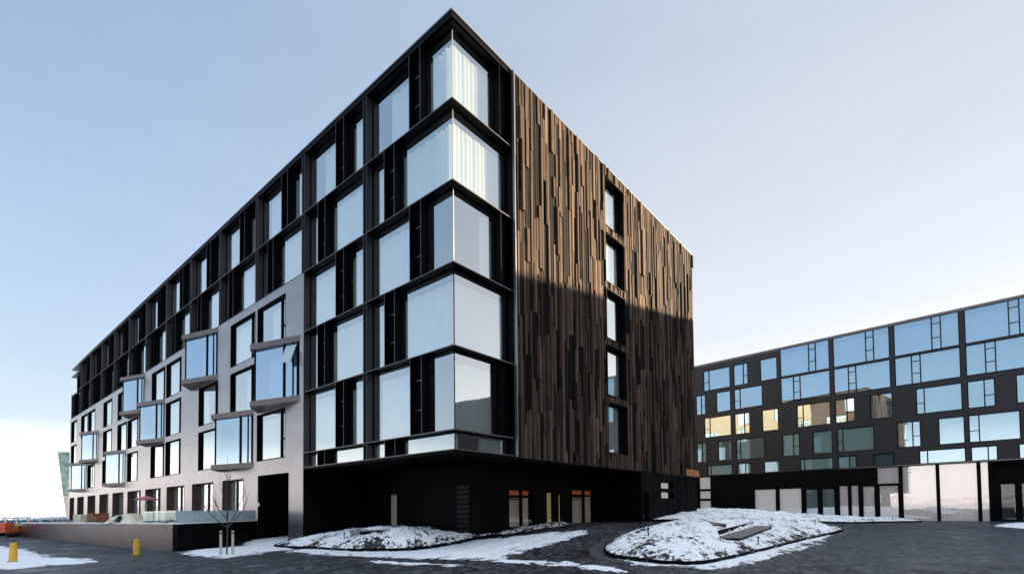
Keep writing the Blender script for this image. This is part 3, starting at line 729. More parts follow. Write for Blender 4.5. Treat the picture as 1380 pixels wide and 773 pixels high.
# ---- ground floor, porch under the overhang
s = MB(); s.box(.05, X2 - .06, .05, YE - .6, ZS - .06, ZS + .02); s.build('soffit', M['soffit'], hotel)
RX, RY, PX = 4.0, 3.0, 16.3
def glow_window(axis, a0, a1, h0, h1, d, lit):
    """porch window with a lit strip at its head"""
    w = MB(axis); mu = (a0 + a1) / 2; t = .06
    w.box(a0, a0 + t, d - .08, d + .1, h0, h1); w.box(a1 - t, a1, d - .08, d + .1, h0, h1); w.box(a0 + t, a1 - t, d - .08, d + .1, h1 - t, h1); w.box(a0 + t, a1 - t, d - .08, d + .1, h0, h0 + t)
    if lit: w.box(mu - .05, mu + .05, d - .08, d + .1, h0 + t, h1 - t); w.box(a0 + t, mu - .05, d - .07, d + .09, h1 - .56, h1 - .5)
    o = w.build('porch_window', M['black'], hotel)
    g = MB(axis); g.quad((a0, d, h0), (a1, d, h0), (a1, d, h1), (a0, d, h1)); g.build('glass', M['darkglass'], o, fixn=False)
    c = MB(axis); curtain_mesh(c, a0 + .05, a1 - .05, d + .3, h0, h1 - (.45 if lit else .02)); c.build('curtain', M['lobby'] if lit else M['palecurtain'], o, smooth=True, fixn=False)
    if lit:
        q = MB(axis); q.box(a0 + .05, a1 - .05, d + .33, d + .36, h1 - .30, h1 - .05); q.build('lit_soffit', M['lampglow'], o)
    return o
ph = [(6.69, 8.95, .35, 2.44), (12.74, 15.69, .35, 2.57), (10.15, 10.75, .40, 2.3), (11.35, 11.6, .40, 2.2)]
w = MB('y'); w.wall(RX, PX, -1, ZS - .06, RY, ph); w.build('porch_wall', M['darkwood'], hotel, fixn=False)
glow_window('y', 6.69, 8.95, .35, 2.44, RY + .06, True); glow_window('y', 12.74, 15.69, .35, 2.57, RY + .06, True)
for (a, b, c_, d_) in ph[2:]:
    q = MB('y'); curtain_mesh(q, a, b, RY + .14, c_, d_, wl=.16, amp=.04); pl = q.build('lit_lobby_panel', M['lampwall'], hotel, smooth=True, fixn=False)
    q = MB('y'); q.quad((a, RY + .05, c_), (b, RY + .05, c_), (b, RY + .05, d_), (a, RY + .05, d_)); q.build('glass', M['darkglass'], pl, fixn=False)
w = MB('x'); w.wall(RY, 13.65, -1, ZS - .06, RX, [(8.93, 10.05, .2, 2.33)]); w.build('porch_side_wall', M['darkwood'], hotel, fixn=False)
w = MB('x'); w.wall(0, RY, -1, ZS - .06, PX, []); w.build('porch_side_wall', M['darkwood'], hotel, fixn=False)
glow_window('x', 8.93, 10.05, .2, 2.33, RX + .06, False)
# tiled rib column at the inner corner of the porch
w = MB()
for i in range(11): w.box(RX - .12, RX + .05, RY + .15, RY + 1.0, .0 + i * .24, .0 + i * .24 + .17)
w.build('ribbed_panel', M['concrete'] if False else principled('dim_slate', (.006, .006, .007), .5, spec=.2), hotel)
# doorway in the grey wall
w = MB()
w.box(.0, 4.0, 13.62, 13.65, -.7, 3.58); w.box(.0, 4.0, 17.6, 17.63, -.7, 3.58); w.box(3.9, 3.95, 13.65, 17.6, -.7, 3.58); w.box(.002, 3.9, 13.65, 17.6, 3.58, 3.62); w.build('doorway_lining', M['soffit'], hotel)
w = MB('x'); w.box(17.36, 17.56, -.03, .0, 1.70, 1.92) ; w.build('intercom', M['curtain'], hotel, bevel=.03)
# right-hand ground block, boarded down to the ground
gh = [(16.5, 17.45, .40, 2.42), (19.3, 21.5, 2.60, 3.18), (19.3, 21.5, 1.92, 2.52)]
w = MB('y'); w.wall(PX, X2, -1, ZS - .02, .10, gh); w.build('base_wall', M['darkwood'], hotel, fixn=False)
bd = MB('y'); boards(bd, PX + .02, X2, -.3, ZS - .03, gh, lo=1.5, hi=4, dep=(0, .04), face=.05); bd.build('base_cladding', M['darkwood'], hotel)
for q, (a, b, z0, z1) in enumerate(gh): window(hotel, 'y', a, b, z0, z1, .03, .22, mull=[], cur=[(a + .05, b - .05)], gap=.02, curm='palecurtain', glassm='darkglass', name='base_window')

# ------------------------------------------------------------------ copper sign on the timber wall
sg = empty('wall_sign', (23.45, -.20, 3.74)); tag(sg, 'small glowing copper letters low on the right end of the timber wall', 'sign')
lx = 0.
for ch in 'EDITION':
    cu = bpy.data.curves.new('letter', 'FONT'); cu.body = ch; cu.extrude = .05; cu.size = .66; cu.offset = .012
    tmp = bpy.data.objects.new('letter_outline', cu); col.objects.link(tmp); bpy.context.view_layer.update()
    me = bpy.data.meshes.new_from_object(tmp.evaluated_get(bpy.context.evaluated_depsgraph_get()))
    wdt = max(v.co.x for v in me.vertices); bpy.data.objects.remove(tmp); me.name = 'letter'
    lo_ = bpy.data.objects.new('letter', me); col.objects.link(lo_); lo_.parent = sg; me.materials.clear(); me.materials.append(M['copper'])
    lo_.location = (lx, 0, 0); lo_.rotation_euler = (R(90), 0, 0); lo_.scale = (.86, 1, 1); lx += (wdt + .06) * .86
    b = MB(); b.box(lx - (wdt * .5 + .06) * .86 - .01, lx - (wdt * .5 + .06) * .86 + .01, .05, .15, .2, .22); b.build('letter_pin', M['steel'], sg)

# ------------------------------------------------------------------ second building
TH = .0929402
b2 = empty('neighbour_building', (58.633, 0, 0), -TH)
tag(b2, 'dark clad building with broad blue glass windows across the forecourt on the right', 'building')
ZT2 = 22.02; r6, r5, r4, r3, r2 = 18.05, 14.72, 11.30, 7.75, 5.80
def nar(mu, a, b): return (mu + .05, b) if b - mu < mu - a else (a, mu - .05)
L2 = []
def add2(rz, lst, h):
    for q in lst:
        a, b = q[:2]; mu = q[2:] and [q[2]] or []; L2.append((a, b, rz, rz + h, mu))
add2(r6, [(7.1, 10.9, 10.1), (4.7, 6.6, 5.3), (1.0, 3.1)], 2.92)
add2(r5, [(10.7, 12.1, 11.3), (7.1, 9.1), (2.9, 6.6, 5.8)], 2.86)
R4 = [(7.1, 10.9, 10.1), (4.6, 6.6, 5.3), (1.0, 3.0), (-4.9, -1.2, -1.9), (-7.4, -5.4, -6.6), (-11, -8.9), (-16.9, -13.1, -13.8), (-19.4, -17.3, -18.6), (-22.9, -20.9)]
R3 = [(10.7, 12.1, 11.3), (7.1, 9.0), (2.8, 6.5, 5.9), (-1.4, .6, -.7), (-5.0, -2.9), (-9.2, -5.5, -6.1), (-13.4, -11.3, -12.7), (-17, -14.9), (-21.1, -17.3, -18.1)]
R2 = [(7.1, 10.6, 10.1), (4.6, 6.4, 5.3), (1.0, 2.9), (-5.0, -1.4, -1.9), (-7.4, -5.5, -6.7), (-11, -9.0), (-17, -13.2, -13.9), (-19.4, -17.4, -18.7), (-22.9, -20.9)]
def more(lst): return lst + [tuple(v - 11.92 for v in q) for q in lst if q[1] < -11.1 and q[0] > -23.2]
add2(r4, more(R4), 2.86); add2(r3, more(R3), 2.86); add2(r2, more(R2), 1.48)
MOD = []
for j in range(7):
    hi_ = .6 - 5.96 * j; lo_ = hi_ - 5.55
    MOD.append((lo_, hi_, r6 + .08, 21.75, hi_ - 3.3, hi_ - 4.05)); MOD.append((lo_, hi_, r5 + .02, r6 - .10, hi_ - 1.5, hi_ - 2.25))
GL = [(1.5, 4.3, -.6, 3.65, 0), (-1.5, 1.2, -.6, 3.65, 0), (-3.3, -1.9, -.6, 3.45, 0), (-5.1, -3.7, -.6, 3.45, 0), (-6.5, -5.5, -.6, 3.75, 1), (-7.55, -6.7, -.6, 3.75, 1), (-9.1, -7.85, -.6, 3.6, 1),
      (-11.4, -9.3, 3.72, 5.72, 1), (-11.3, -9.45, -.6, 3.62, 1), (-14.6, -11.6, -.6, 5.72, 3), (-17.85, -14.75, -.6, 5.72, 3), (-18.7, -18.0, -.6, 5.72, 3), (10.15, 11.9, 3.86, 5.72, 2), (10.15, 11.9, 2.46, 3.7, 2), (10.15, 11.9, -.3, 2.3, 2)]
holes = [q[:4] for q in L2] + [q[:4] for q in MOD] + [q[:4] for q in GL] + [(-22.6, -18.9, -.7, 5.6)]
S0, S1_ = -80, 30
w = MB('x'); w.wall(S0, S1_, 5.8 - .04, ZT2 - .3, 0, holes); w.build('metal_cladding', M['b2wall'], b2, fixn=False)
w = MB('x'); w.wall(S0, S1_, -1.5, 5.76, 0, holes); w.build('base_cladding', M['darkwood'], b2, fixn=False)
w = MB('x'); w.box(S0, S1_, .005, 14, ZT2 - .32, ZT2 - .04); w.build('roof', M['roof'], b2)
w = MB('x'); w.box(S0, S1_, -.04, .06, ZT2 - .3, ZT2); w.build('coping', M['slab'], b2)
w = MB('x'); w.box(S0, S1_, 1.4, 14, -1, ZT2 - .32); w.build('inner_wall', M['room'], b2)
w = MB('x'); w.box(-40, -5.6, -.10, .04, 5.74, 5.80); w.build('canopy_edge', M['edge'], b2)
w = MB('x')
for z in (r6, r5, r4, r3, r2 + 0): w.box(S0, S1_, .25, 1.4, z - .2, z - .05)
w.build('floor_slab', M['room'], b2)
# pilasters between the two-storey window bays
w = MB('x')
for j in range(8): c_ = .6 - 5.96 * j + .2; w.box(c_ - .16, c_ + .16, -.03, .02, r5 - .05, ZT2 - .3)
w.build('pilaster', M['b2wall'], b2)
for (a, b, z0, z1, mu) in L2:
    bars = [(*nar(mu[0], a + .1, b - .1), z0 + (z1 - z0) * .42)] if mu and z1 - z0 > 2 else []
    cm = 'curtain' if rnd.random() < .6 else 'curtain2'
    if z0 < 9 and a > -9.4: cm = 'glow_curtain'  # self-glowing curtains brighten the lower rows
    window(b2, 'x', a, b, z0, z1, 0, .10, mull=mu, bars=bars, cur=[(a + .06, b - .06)] if rnd.random() < .8 else rand_cur(a, b), gap=.1, glassm='glass2', fr=.05, curm=cm)
for (a, b, z0, z1, m1, m2) in MOD:
    H_ = z1 - z0
    window(b2, 'x', a, b, z0, z1, 0, .07, mull=[m1, m2], bars=[(m2 + .05, m1 - .05, z0 + H_ * .36), (m2 + .05, m1 - .05, z0 + H_ * .78)], cur=[(a + .06, b - .06)], gap=.6 if z0 > 18 else .3, glassm='glass2', fr=.04, name='wide_window')
for (a, b, z0, z1, t_) in GL:
    window(b2, 'x', a, b, z0, z1, 0, .06, cur=[(a + .05, b - .05)], gap=.05, glassm='mirror' if t_ in (1, 3) else 'darkglass' if t_ == 2 or a > -2 else 'glass', fr=.05, curm='glow_blind' if a > -2 or t_ in (1, 3) else 'curtain2', name='shop_window')  # glowing blinds behind mirror panes replace the bright reflection they lack
w = MB('x'); w.box(-22.6, -18.9, 1.2, 1.25, -.7, 5.6); w.box(-18.95, -18.9, .0, 1.2, -.7, 5.6); w.box(-22.6, -22.55, 0, 1.2, -.7, 5.6); w.build('entrance_lining', M['soffit'], b2)
for (a, b) in ((-20.6, -19.4), (-22.1, -20.9)):
    o = window(b2, 'x', a, b, -.4, 3.45, 1.1, 1.12, cur=[(a + .05, b - .05)], gap=.02, glassm='darkglass', fr=.07, curm='palecurtain', lining=False, name='entrance_door')
    h = MB('x'); h.tube((0, 0, 0), (0, 0, .01), .001) if False else h.box(a + .12, a + .16, 1.0, 1.03, .5, 2.0); h.build('handle', M['steel'], o)

# ------------------------------------------------------------------ terrace wall and what stands on the terrace
def ongl(x, y): return G(x, y)
tw = empty('terrace_wall', (-5.3, 14.1, 0)); tag(tw, 'low terrace wall clad in vertical bronze planks with snow along its top', 'wall')
dirv = Vector((-2.3, 33.0)).normalized(); Lw = 36.0
nl = Vector((-dirv.y, dirv.x))  # pointing to -x side
def wallpt(t, off, z): p = dirv * t - nl * off; return (p.x, p.y, z)
w = MB(); T0 = .80; T1 = .52
def seg(mb, t0, t1, o0, o1, zb0, zb1, zt0, zt1):
    P = [wallpt(t0, o0, zb0), wallpt(t1, o0, zb1), wallpt(t1, o1, zb1), wallpt(t0, o1, zb0), wallpt(t0, o0, zt0), wallpt(t1, o0, zt1), wallpt(t1, o1, zt1), wallpt(t0, o1, zt0)]
    v = [mb.bm.verts.new(p) for p in P]
    for q in ((0, 3, 2, 1), (4, 5, 6, 7), (0, 1, 5, 4), (1, 2, 6, 5), (2, 3, 7, 6), (3, 0, 4, 7)): mb.bm.faces.new([v[i] for i in q])
pe = dirv * Lw; Pm = [(0, 0), (pe.x, pe.y), (pe.x - nl.x * .3, pe.y - nl.y * .3), (.30, .20)]
lo_ = [w.bm.verts.new((*p, -1.4)) for p in Pm]; hi_ = [w.bm.verts.new((*p, z)) for p, z in zip(Pm, (T0, T1, T1, T0))]
w.bm.faces.new(lo_); w.bm.faces.new(hi_)
for i in range(4): w.bm.faces.new([lo_[i], lo_[(i + 1) % 4], hi_[(i + 1) % 4], hi_[i]])
w.build('plank_face', M['plank'], tw)
w = MB()                                          # return towards the doorway
e0 = Vector((.0, .0)); e1 = Vector((5.28, 3.5)); dn = (e1 - e0).normalized(); nn = Vector((-dn.y, dn.x)); e0 = e0 - nn * .004
P = [e0 + dn * .005, e1, e1 + nn * .25, e0 + nn * .25 + dn * .005]; w.prism([tuple(p) for p in P], -1.3, T0); w.build('return_face', M['soffit'], tw)
w = MB(); w.prism([(0.05, .4), (5.28, 3.75), (5.28, 64), (-1.6, 36), (.45, .9)], .30, .42); w.build('terrace_floor', M['concrete'], tw)
w = MB()
for i in range(60):
    t0 = Lw * i / 60; t1 = Lw * (i + 1) / 60; h = .05 + .03 * math.sin(i * 1.7) + .02 * rnd.random(); z0 = T0 + (T1 - T0) * t0 / Lw + .003; z1 = T0 + (T1 - T0) * t1 / Lw + .003
    seg(w, t0, t1, .03, .28, z0, z1, z0 + h, z1 + h)
w.prism([tuple(e0 + nn * .03), tuple(e1 + nn * .03), tuple(e1 + nn * .22), tuple(e0 + nn * .22)], T0 + .003, T0 + .045); w.build('snow_cap', M['snowclean'], tw)
gb = empty('glass_balustrade', (-5.3, 14.1, T0)); tag(gb, 'pale frosted glass balustrade on the short return of the terrace wall', 'balustrade')
nP = 4
for i in range(nP):
    a = e0 + (e1 - e0) * (i / nP) + nn * .11 + dn * .02; b = e0 + (e1 - e0) * ((i + 1) / nP) + nn * .11 - dn * .02
    g = MB(); g.prism([tuple(a), tuple(b), tuple(b + nn * .02), tuple(a + nn * .02)], .046, .66); g.build('pane', M['frost'], gb)
    g = MB(); g.prism([tuple(a - nn * .015), tuple(a + dn * .03 - nn * .015), tuple(a + dn * .03 + nn * .035), tuple(a + nn * .035)], .046, .20); g.build('clamp', M['steel'], gb)
gb2 = empty('glass_balustrade', (-5.3, 14.1, T0)); tag(gb2, 'clear greenish glass balustrade along the long terrace wall', 'balustrade')
for i in range(3):
    t0, t1 = .3 + i * 1.6, .3 + i * 1.6 + 1.5
    g = MB(); z0 = (T1 - T0) * t0 / Lw + .06; seg(g, t0, t1, .14, .16, z0, z0, z0 + .62, z0 + .62); g.build('pane', glass_mat('clear_balustrade_glass', .08, .5, tint=(.78, .9, .86)) if i == 0 else bpy.data.materials['clear_balustrade_glass'], gb2)

def crate(x, y, z, sx, sy, sz, mat, label, rz=0, cat='crate'):
    r_ = empty('storage_crate', (x, y, z), rz); tag(r_, label, cat)
    b = MB(); b.box(-sx / 2, sx / 2, -sy / 2, sy / 2, .08, sz - .06); b.build('crate_body', M[mat], r_, bevel=.01)
    for i in range(4):
        yy = -sy / 2 + .05 + (sy - .1) * i / 3
        b = MB(); b.box(-sx / 2 - .025, -sx / 2 - .002, yy - .05, yy + .05, .08, sz - .06); b.build('batten', M[mat], r_)
    b = MB(); b.box(-sx / 2 - .03, sx / 2 + .03, -sy / 2 - .03, sy / 2 + .03, sz - .058, sz); b.build('lid', M['cream'] if mat == 'cream' else M[mat], r_, bevel=.01)
    for s_ in (-1, 1):
        b = MB(); b.box(-sx / 2, sx / 2, s_ * sy * .35 - .06, s_ * sy * .35 + .06, 0, .079); b.build('runner', M['stake'], r_)
TZ = .42
crate(-5.2, 36.0, TZ, .9, 2.8, .86, 'cream', 'big pale cream crate standing at the far end of the terrace wall')
crate(-5.0, 32.6, TZ, .9, 1.9, .95, 'rust', 'rust brown crate between the cream crate and the tarpaulin pile')
crate(-5.3, 30.4, TZ, .7, 1.2, .70, 'rust', 'lower rust brown crate with snow beside the tarpaulin pile', rz=.1)
# tarpaulin covered stack
pile = empty('covered_stack', (-5.0, 25.0, TZ)); tag(pile, 'long building stack under a pale yellow tarpaulin on the terrace', 'building materials')
b = MB(); bmx = b.bm; nx_, ny_ = 9, 40; V = []
for i in range(nx_ + 1):
    rowv = []
    for j in range(ny_ + 1):
        u, v = i / nx_ * 2 - 1, j / ny_ * 2 - 1
        h = 1.1 * (1 - abs(u) ** 3.5) * (1 - abs(v) ** 4) * (.62 + .30 * (v + 1) / 2) + .10 * fbm(u * 2, v * 6, 1.) * (1 - abs(u)) 
        rowv.append(bmx.verts.new((u * .75, -v * 3.6, max(0, h))))
    V.append(rowv)
for i in range(nx_):
    for j in range(ny_): bmx.faces.new([V[i][j], V[i + 1][j], V[i + 1][j + 1], V[i][j + 1]])
b.build('tarpaulin', M['tarp'], pile, smooth=True)
b = MB()
for j in range(-3, 4): b.box(-.7, .7, j - .08, j + .08, .0, .1)
b.build('bearer', M['stake'], pile)
# parasol
pa = empty('parasol', (-4.6, 22.2, TZ)); tag(pa, 'faded red parasol open above the terrace, half before a ground floor window', 'parasol')
b = MB(); b.tube((0, 0, 0), (0, 0, 1.95), .025); b.build('pole', M['stake'], pa)
b = MB(); b.tube((0, 0, 0.0), (0, 0, .08), .28, .24, 14); b.build('base', M['concrete'], pa)
b = MB(); ap = b.bm.verts.new((0, 0, 1.98)); rg = [b.bm.verts.new((-.0 + .62 * math.cos(i * math.pi / 4), .62 * math.sin(i * math.pi / 4), 1.80)) for i in range(8)]; lo = [b.bm.verts.new((-.0 + .63 * math.cos(i * math.pi / 4), .63 * math.sin(i * math.pi / 4), 1.73)) for i in range(8)]
for i in range(8): b.bm.faces.new([ap, rg[i], rg[(i + 1) % 8]]); b.bm.faces.new([rg[i], lo[i], lo[(i + 1) % 8], rg[(i + 1) % 8]])
b.build('canopy', M['parasol'], pa)
# shrubs
def shrub(x, y, z, r, h, label):
    e = empty('evergreen_shrub', (x, y, z)); tag(e, label, 'shrub', 'evergreen shrubs on the terrace')
    f = MB()
    for _ in range(900):
        a_, rr_, hh = rnd.uniform(0, 6.28), abs(rnd.gauss(0, .45)) * r, rnd.random()
        rr_ *= (1.15 - hh); p = Vector((rr_ * math.cos(a_), rr_ * math.sin(a_), hh * h + .05)); d_ = Vector((rnd.uniform(-1, 1), rnd.uniform(-1, 1), rnd.uniform(0, 1))).normalized() * .13; s_ = d_.cross(Vector((0, 0, 1))).normalized() * .022
        f.bm.faces.new([f.bm.verts.new(v) for v in (p - s_, p + s_, p + d_)])
    f.build('foliage', M['leaf'], e, fixn=False)
    s_ = MB()
    for i in range(6): a_ = i * 1.05; s_.tube((0, 0, 0), (r * .5 * math.cos(a_), r * .5 * math.sin(a_), h * .8), .018, .006, 5)
    s_.build('stem', M['bark'], e)
shrub(-4.9, 15.6, .42, .75, .95, 'dark evergreen shrub behind the frosted glass at the wall corner')
shrub(-5.6, 23.6, .55, .85, .55, 'low spreading evergreen in front of the tarpaulin stack')

# yellow bollards
def bollard(x, y, label, tilt=0):
    e = empty('bollard', (x, y, G(x, y) + (.04 if x < -9 else 0)), .4); tag(e, label, 'bollard', 'yellow bollards'); e.rotation_euler = (tilt, 0, .4)
    b = MB(); prof = [(.125, .0), (.12, .3), (.105, .66), (.09, .70)]
    n = 20; rings = [[b.bm.verts.new((r_ * math.cos(6.28318 * i / n), r_ * math.sin(6.28318 * i / n), z)) for i in range(n)] for r_, z in prof]
    for k in range(3):
        for i in range(n): b.bm.faces.new([rings[k][i], rings[k][(i + 1) % n], rings[k + 1][(i + 1) % n], rings[k + 1][i]])
    b.bm.faces.new(rings[3]); b.build('post', M['yellow'], e, bevel=.005)
    b = MB(); b.tube((0, 0, -.02), (0, 0, .02), .17, .16, 20); b.build('base_plate', M['rubber'], e)
bollard(-7.46, 11.75, 'yellow post standing on bare paving before the plank wall')
bollard(-11.14, 12.5, 'yellow post standing in the snow at the left edge', R(2))

# staked sapling
tr = empty('young_tree', (-5.3, 7.95, G(-5.3, 7.95))); tag(tr, 'bare young tree tied between two pale stakes in front of the terrace wall', 'tree')
tb = MB(); tb.tube((0, 0, -.05), (.02, 0, 1.1), .034, .028, 8); tb.tube((.02, 0, 1.1), (-.02, .03, 2.6), .028, .016, 8); tb.tube((-.02, .03, 2.6), (.01, 0, 4.05), .016, .004, 6); tb.build('trunk', M['bark'], tr)
cb = MB(); rt = random.Random(5)
def twig(p, d, L, r, lvl):
    n = 5; q = Vector(p)
    for i in range(n):
        d = (d + Vector((0, 0, .17)) + Vector((rt.uniform(-.07, .07), rt.uniform(-.07, .07), 0))).normalized(); q2 = q + d * L / n
        cb.tube(q, q2, r * (1 - i / n * .75), r * (1 - (i + 1) / n * .75), 5)
        if lvl and i >= 1 and rt.random() < .8:
            twig(q2, (d + Vector((rt.uniform(-.8, .8), rt.uniform(-.8, .8), .2))).normalized(), L * .4, r * .45, lvl - 1)
        q = q2
for i, (h, L) in enumerate([(1.1, 1.5), (1.15, 1.6), (1.2, 1.45), (1.35, 1.3), (1.5, 1.2), (1.9, .8), (2.2, .7), (2.6, .6), (2.9, .5), (3.2, .4)]):
    a_ = i * 2.4 + .3; twig((0, 0, h), Vector((math.cos(a_) * .45, math.sin(a_) * .45, .22 + .3 * (i > 4))), L * .95, .022 if i < 5 else .013, 2)
cb.build('crown', M['bark'], tr)
for k, (dx, dy) in enumerate(((-.115, .10), (.115, -.10))):
    e = empty('tree_stake', (-5.3 + dx * 1.5, 7.95 + dy * 1.5, G(-5.3, 7.95))); tag(e, ('left' if k == 0 else 'right') + ' one of two pale wooden stakes holding the young tree', 'stake', 'stakes of the young tree')
    b = MB(); b.tube((0, 0, -.1), (0, 0, 1.02), .052, .05, 12); b.build('post', M['stake'], e, bevel=.006)
    b = MB(); b.tube((0, 0, .90), (0, 0, .95), .056, .056, 12); b.build('tie', M['rubber'], e)

# benches set into the mounds
def bench(P, Q, z0, z1, wdt, label, thick=.28, blk=False):
    """slatted bench from P to Q"""
    P, Q = Vector(P), Vector(Q); L = (Q - P).length; an = math.atan2(Q.y - P.y, Q.x - P.x)
    e = empty('mound_bench', (P.x, P.y, z0), an); e.rotation_euler = (0, -math.atan2(z1 - z0, L), an); tag(e, label, 'bench', 'benches set into the mounds')
    b = MB()
    n = 6
    for i in range(n):
        y0 = -wdt / 2 + wdt * i / n; b.box(0, L, y0 + .01, y0 + wdt / n - .01, -.045, 0)
    b.build('slat_seat', M['benchwood'], e, bevel=.004)
    b = MB(); b.box(.05, L - .05, -wdt / 2 + .04, wdt / 2 - .04, -thick, -.046); b.build('plinth', M['black'], e)
    if not blk and L > 5: b = MB(); b.prism([(.3, wdt / 2 + .012), (L, wdt / 2 + .012), (L, wdt / 2 + .06), (.3, wdt / 2 + .06)], -.3, .22); b.build('dark_pit_board', M['black'], e)  # black board added in place of the dark pit beside the bench
    if blk: b = MB(); b.box(-.42, -.004, -wdt / 2 - .01, wdt / 2 + .01, -.36, .02); b.build('end_block', M['concrete'], e, bevel=.012)
    else: b = MB(); b.box(L + .004, L + .07, -wdt / 2 - .01, wdt / 2 + .01, -thick - .05, .01); b.build('end_plate', M['black'], e)
bench((6.3, -8.3), (14.0, -7.6), .24, .38, .8, 'long dark slatted bench cut into the front of the right mound', thick=.42)
zb2 = G(9.2, -6.4) + h2(9.2, -6.4, sdist(S2, 9.2, -6.4)) + .05
bench((7.9, -7.5), (10.4, -5.6), zb2 - .04, zb2 + .04, .55, 'short bench arm meeting the long bench on the right mound')
zb1 = G(-.25, 6.1) + h1(-.25, 6.1, sdist(S1, -.25, 6.1)) + .13
bench((-.25, 6.1), (1.9, 4.2), zb1, zb1 + .06, .5, 'low bench with a concrete end block on the left mound', thick=.4, blk=True)
# short mushroom lights on the mounds
k = 0
for (x, y, hf_, SPp, lab) in [(3.0, -6.6, h2, S2, 'tiny black garden light on the left tip of the right mound'), (5.5, -5.1, h2, S2, 'tiny black garden light on the back slope near the drive'), (7.2, -9.1, h2, S2, 'tiny black garden light before the long slatted bench'), (21.0, -8.8, h2, S2, 'tiny black garden light near the right tip of the front mound'), (23.4, -8.6, h2, S2, 'tiny black garden light nearest the right tip of the front mound'), (-.9, 6.4, h1, S1, 'tiny black garden light left of the concrete bench block'), (.9, 4.0, h1, S1, 'tiny black garden light right of the concrete bench block'), (49.5, -11.0, h3, S3, 'tiny black garden light on the right end of the rear mound')]:
    z = G(x, y) + max(0, hf_(x, y, sdist(SPp, x, y)))
    e = empty('garden_light', (x, y, z - .02)); tag(e, lab, 'garden light', 'garden lights on the mounds')
    b = MB(); b.tube((0, 0, -.1), (0, 0, .27), .02, .02, 8); b.build('stem', M['black'], e)
    b = MB(); b.tube((0, 0, .272), (0, 0, .33), .045, .045, 10); b.build('lamp_head', M['black'], e)

# orange machine and blue container by the left edge
mc = empty('work_machine', (-8.15, 48.4, G(-8.2, 48.4)), R(35)); tag(mc, 'small orange and cream site machine with a canopy beside the end of the plank wall', 'machine')
b = MB(); b.box(-1.0, 1.0, -.6, .6, .38, .62); b.build('chassis', M['orange'], mc, bevel=.03)
b = MB(); b.box(-.95, -.25, -.5, .5, .64, 1.25); b.build('engine_cover', M['orange'], mc, bevel=.06)
b = MB(); b.box(.1, .55, -.4, .4, .64, .95); b.build('seat', M['yellow'], mc, bevel=.05)
for sx in (-.2, .9):
    for sy in (-.5, .5):
        b = MB(); b.tube((sx, sy, .62), (sx, sy, 1.62), .035); b.build('canopy_post', M['steel'], mc)
b = MB(); b.box(-.35, 1.05, -.6, .6, 1.62, 1.70); b.build('canopy', M['cream'], mc, bevel=.02)
for sy in (-.62, .62):
    b = MB(); b.prism([(-.95, sy - .12), (.95, sy - .12), (.95, sy + .12), (-.95, sy + .12)], .04, .36); b.build('track', M['rubber'], mc, bevel=.1)
b = MB(); b.tube((1.0, 0, .6), (1.55, 0, 1.35), .09, .07); b.tube((1.55, 0, 1.35), (1.95, 0, .55), .07, .06); b.build('arm', M['orange'], mc)
b = MB(); b.prism([(1.8, -.3), (2.15, -.3), (2.15, .3), (1.8, .3)], .12, .52); b.build('bucket', M['rust'], mc, bevel=.05)
ct = empty('skip_container', (-11.3, 50.5, G(-11, 50)), R(10)); tag(ct, 'blue steel container cut by the left edge of the view', 'container')
b = MB(); b.box(-1.9, 1.9, -1.1, 1.1, .05, 1.7); b.build('container_body', M['blue'], ct, bevel=.03)
b = MB()
for i in range(12): b.box(-1.85 + i * .32, -1.75 + i * .32, -1.13, -1.102, .15, 1.6)
b.build('rib', M['blue'], ct)
# teal mesh fence and glass hall far beyond
fe = empty('site_fence', (0, 0, 0)); tag(fe, 'far row of teal mesh fence panels beyond the plank wall', 'fence')
for i in range(24):
    x = -13.5 + i * 1.25; y = 100 - i * .62
    b = MB(); b.box(x - .03, x + .03, y - .03, y + .03, -1.2, .80); b.build('fence_post', M['steel'], fe)
    b = MB(); q = [(x + .03 + .2 * s_, y - .1 * s_, .40 + .12 * math.sin(s_ * 2.1 + i)) for s_ in range(6)]
    for s_ in range(5):
        p0, p1 = q[s_], q[s_ + 1]
        b.bm.faces.new([b.bm.verts.new(v) for v in ((p0[0], p0[1], -.5), (p1[0], p1[1], -.5), p1, p0)]); b.bm.faces.new([b.bm.verts.new(v) for v in ((p0[0], p0[1] + .03, -.5), (p1[0], p1[1] + .03, -.5), (p1[0], p1[1] + .03, p1[2]), (p0[0], p0[1] + .03, p0[2]))])
    b.build('mesh_panel', M['teal'], fe)
hall = empty('glass_hall', (0, 0, 0)); tag(hall, 'leaning green glass hall showing behind the far corner of the long building', 'building')
b = MB()
lo = [(7.4, 131.6), (24, 123), (40, 150), (20, 168)]; hi = [(5.9, 132.6), (24, 122), (42, 150), (18, 170)]
zlo, zhi = 5.2, 14.9
v0 = [b.bm.verts.new((p[0] - .6, p[1], zlo)) for p in lo]; v1 = [b.bm.verts.new((p[0], p[1], zhi)) for p in hi]
for i in range(4): b.bm.faces.new([v0[i], v0[(i + 1) % 4], v1[(i + 1) % 4], v1[i]])
b.bm.faces.new(v1); b.build('glass_body', M['emerald'], hall)
b = MB(); v0 = [b.bm.verts.new((p[0] + .2, p[1], -1.2)) for p in lo]; v1 = [b.bm.verts.new((p[0] - .6, p[1], zlo - .01)) for p in lo]
for i in range(4): b.bm.faces.new([v0[i], v0[(i + 1) % 4], v1[(i + 1) % 4], v1[i]])
b.build('base', principled('pale_glass_base', (.55, .58, .58), .4, 0, .1, .5), hall)

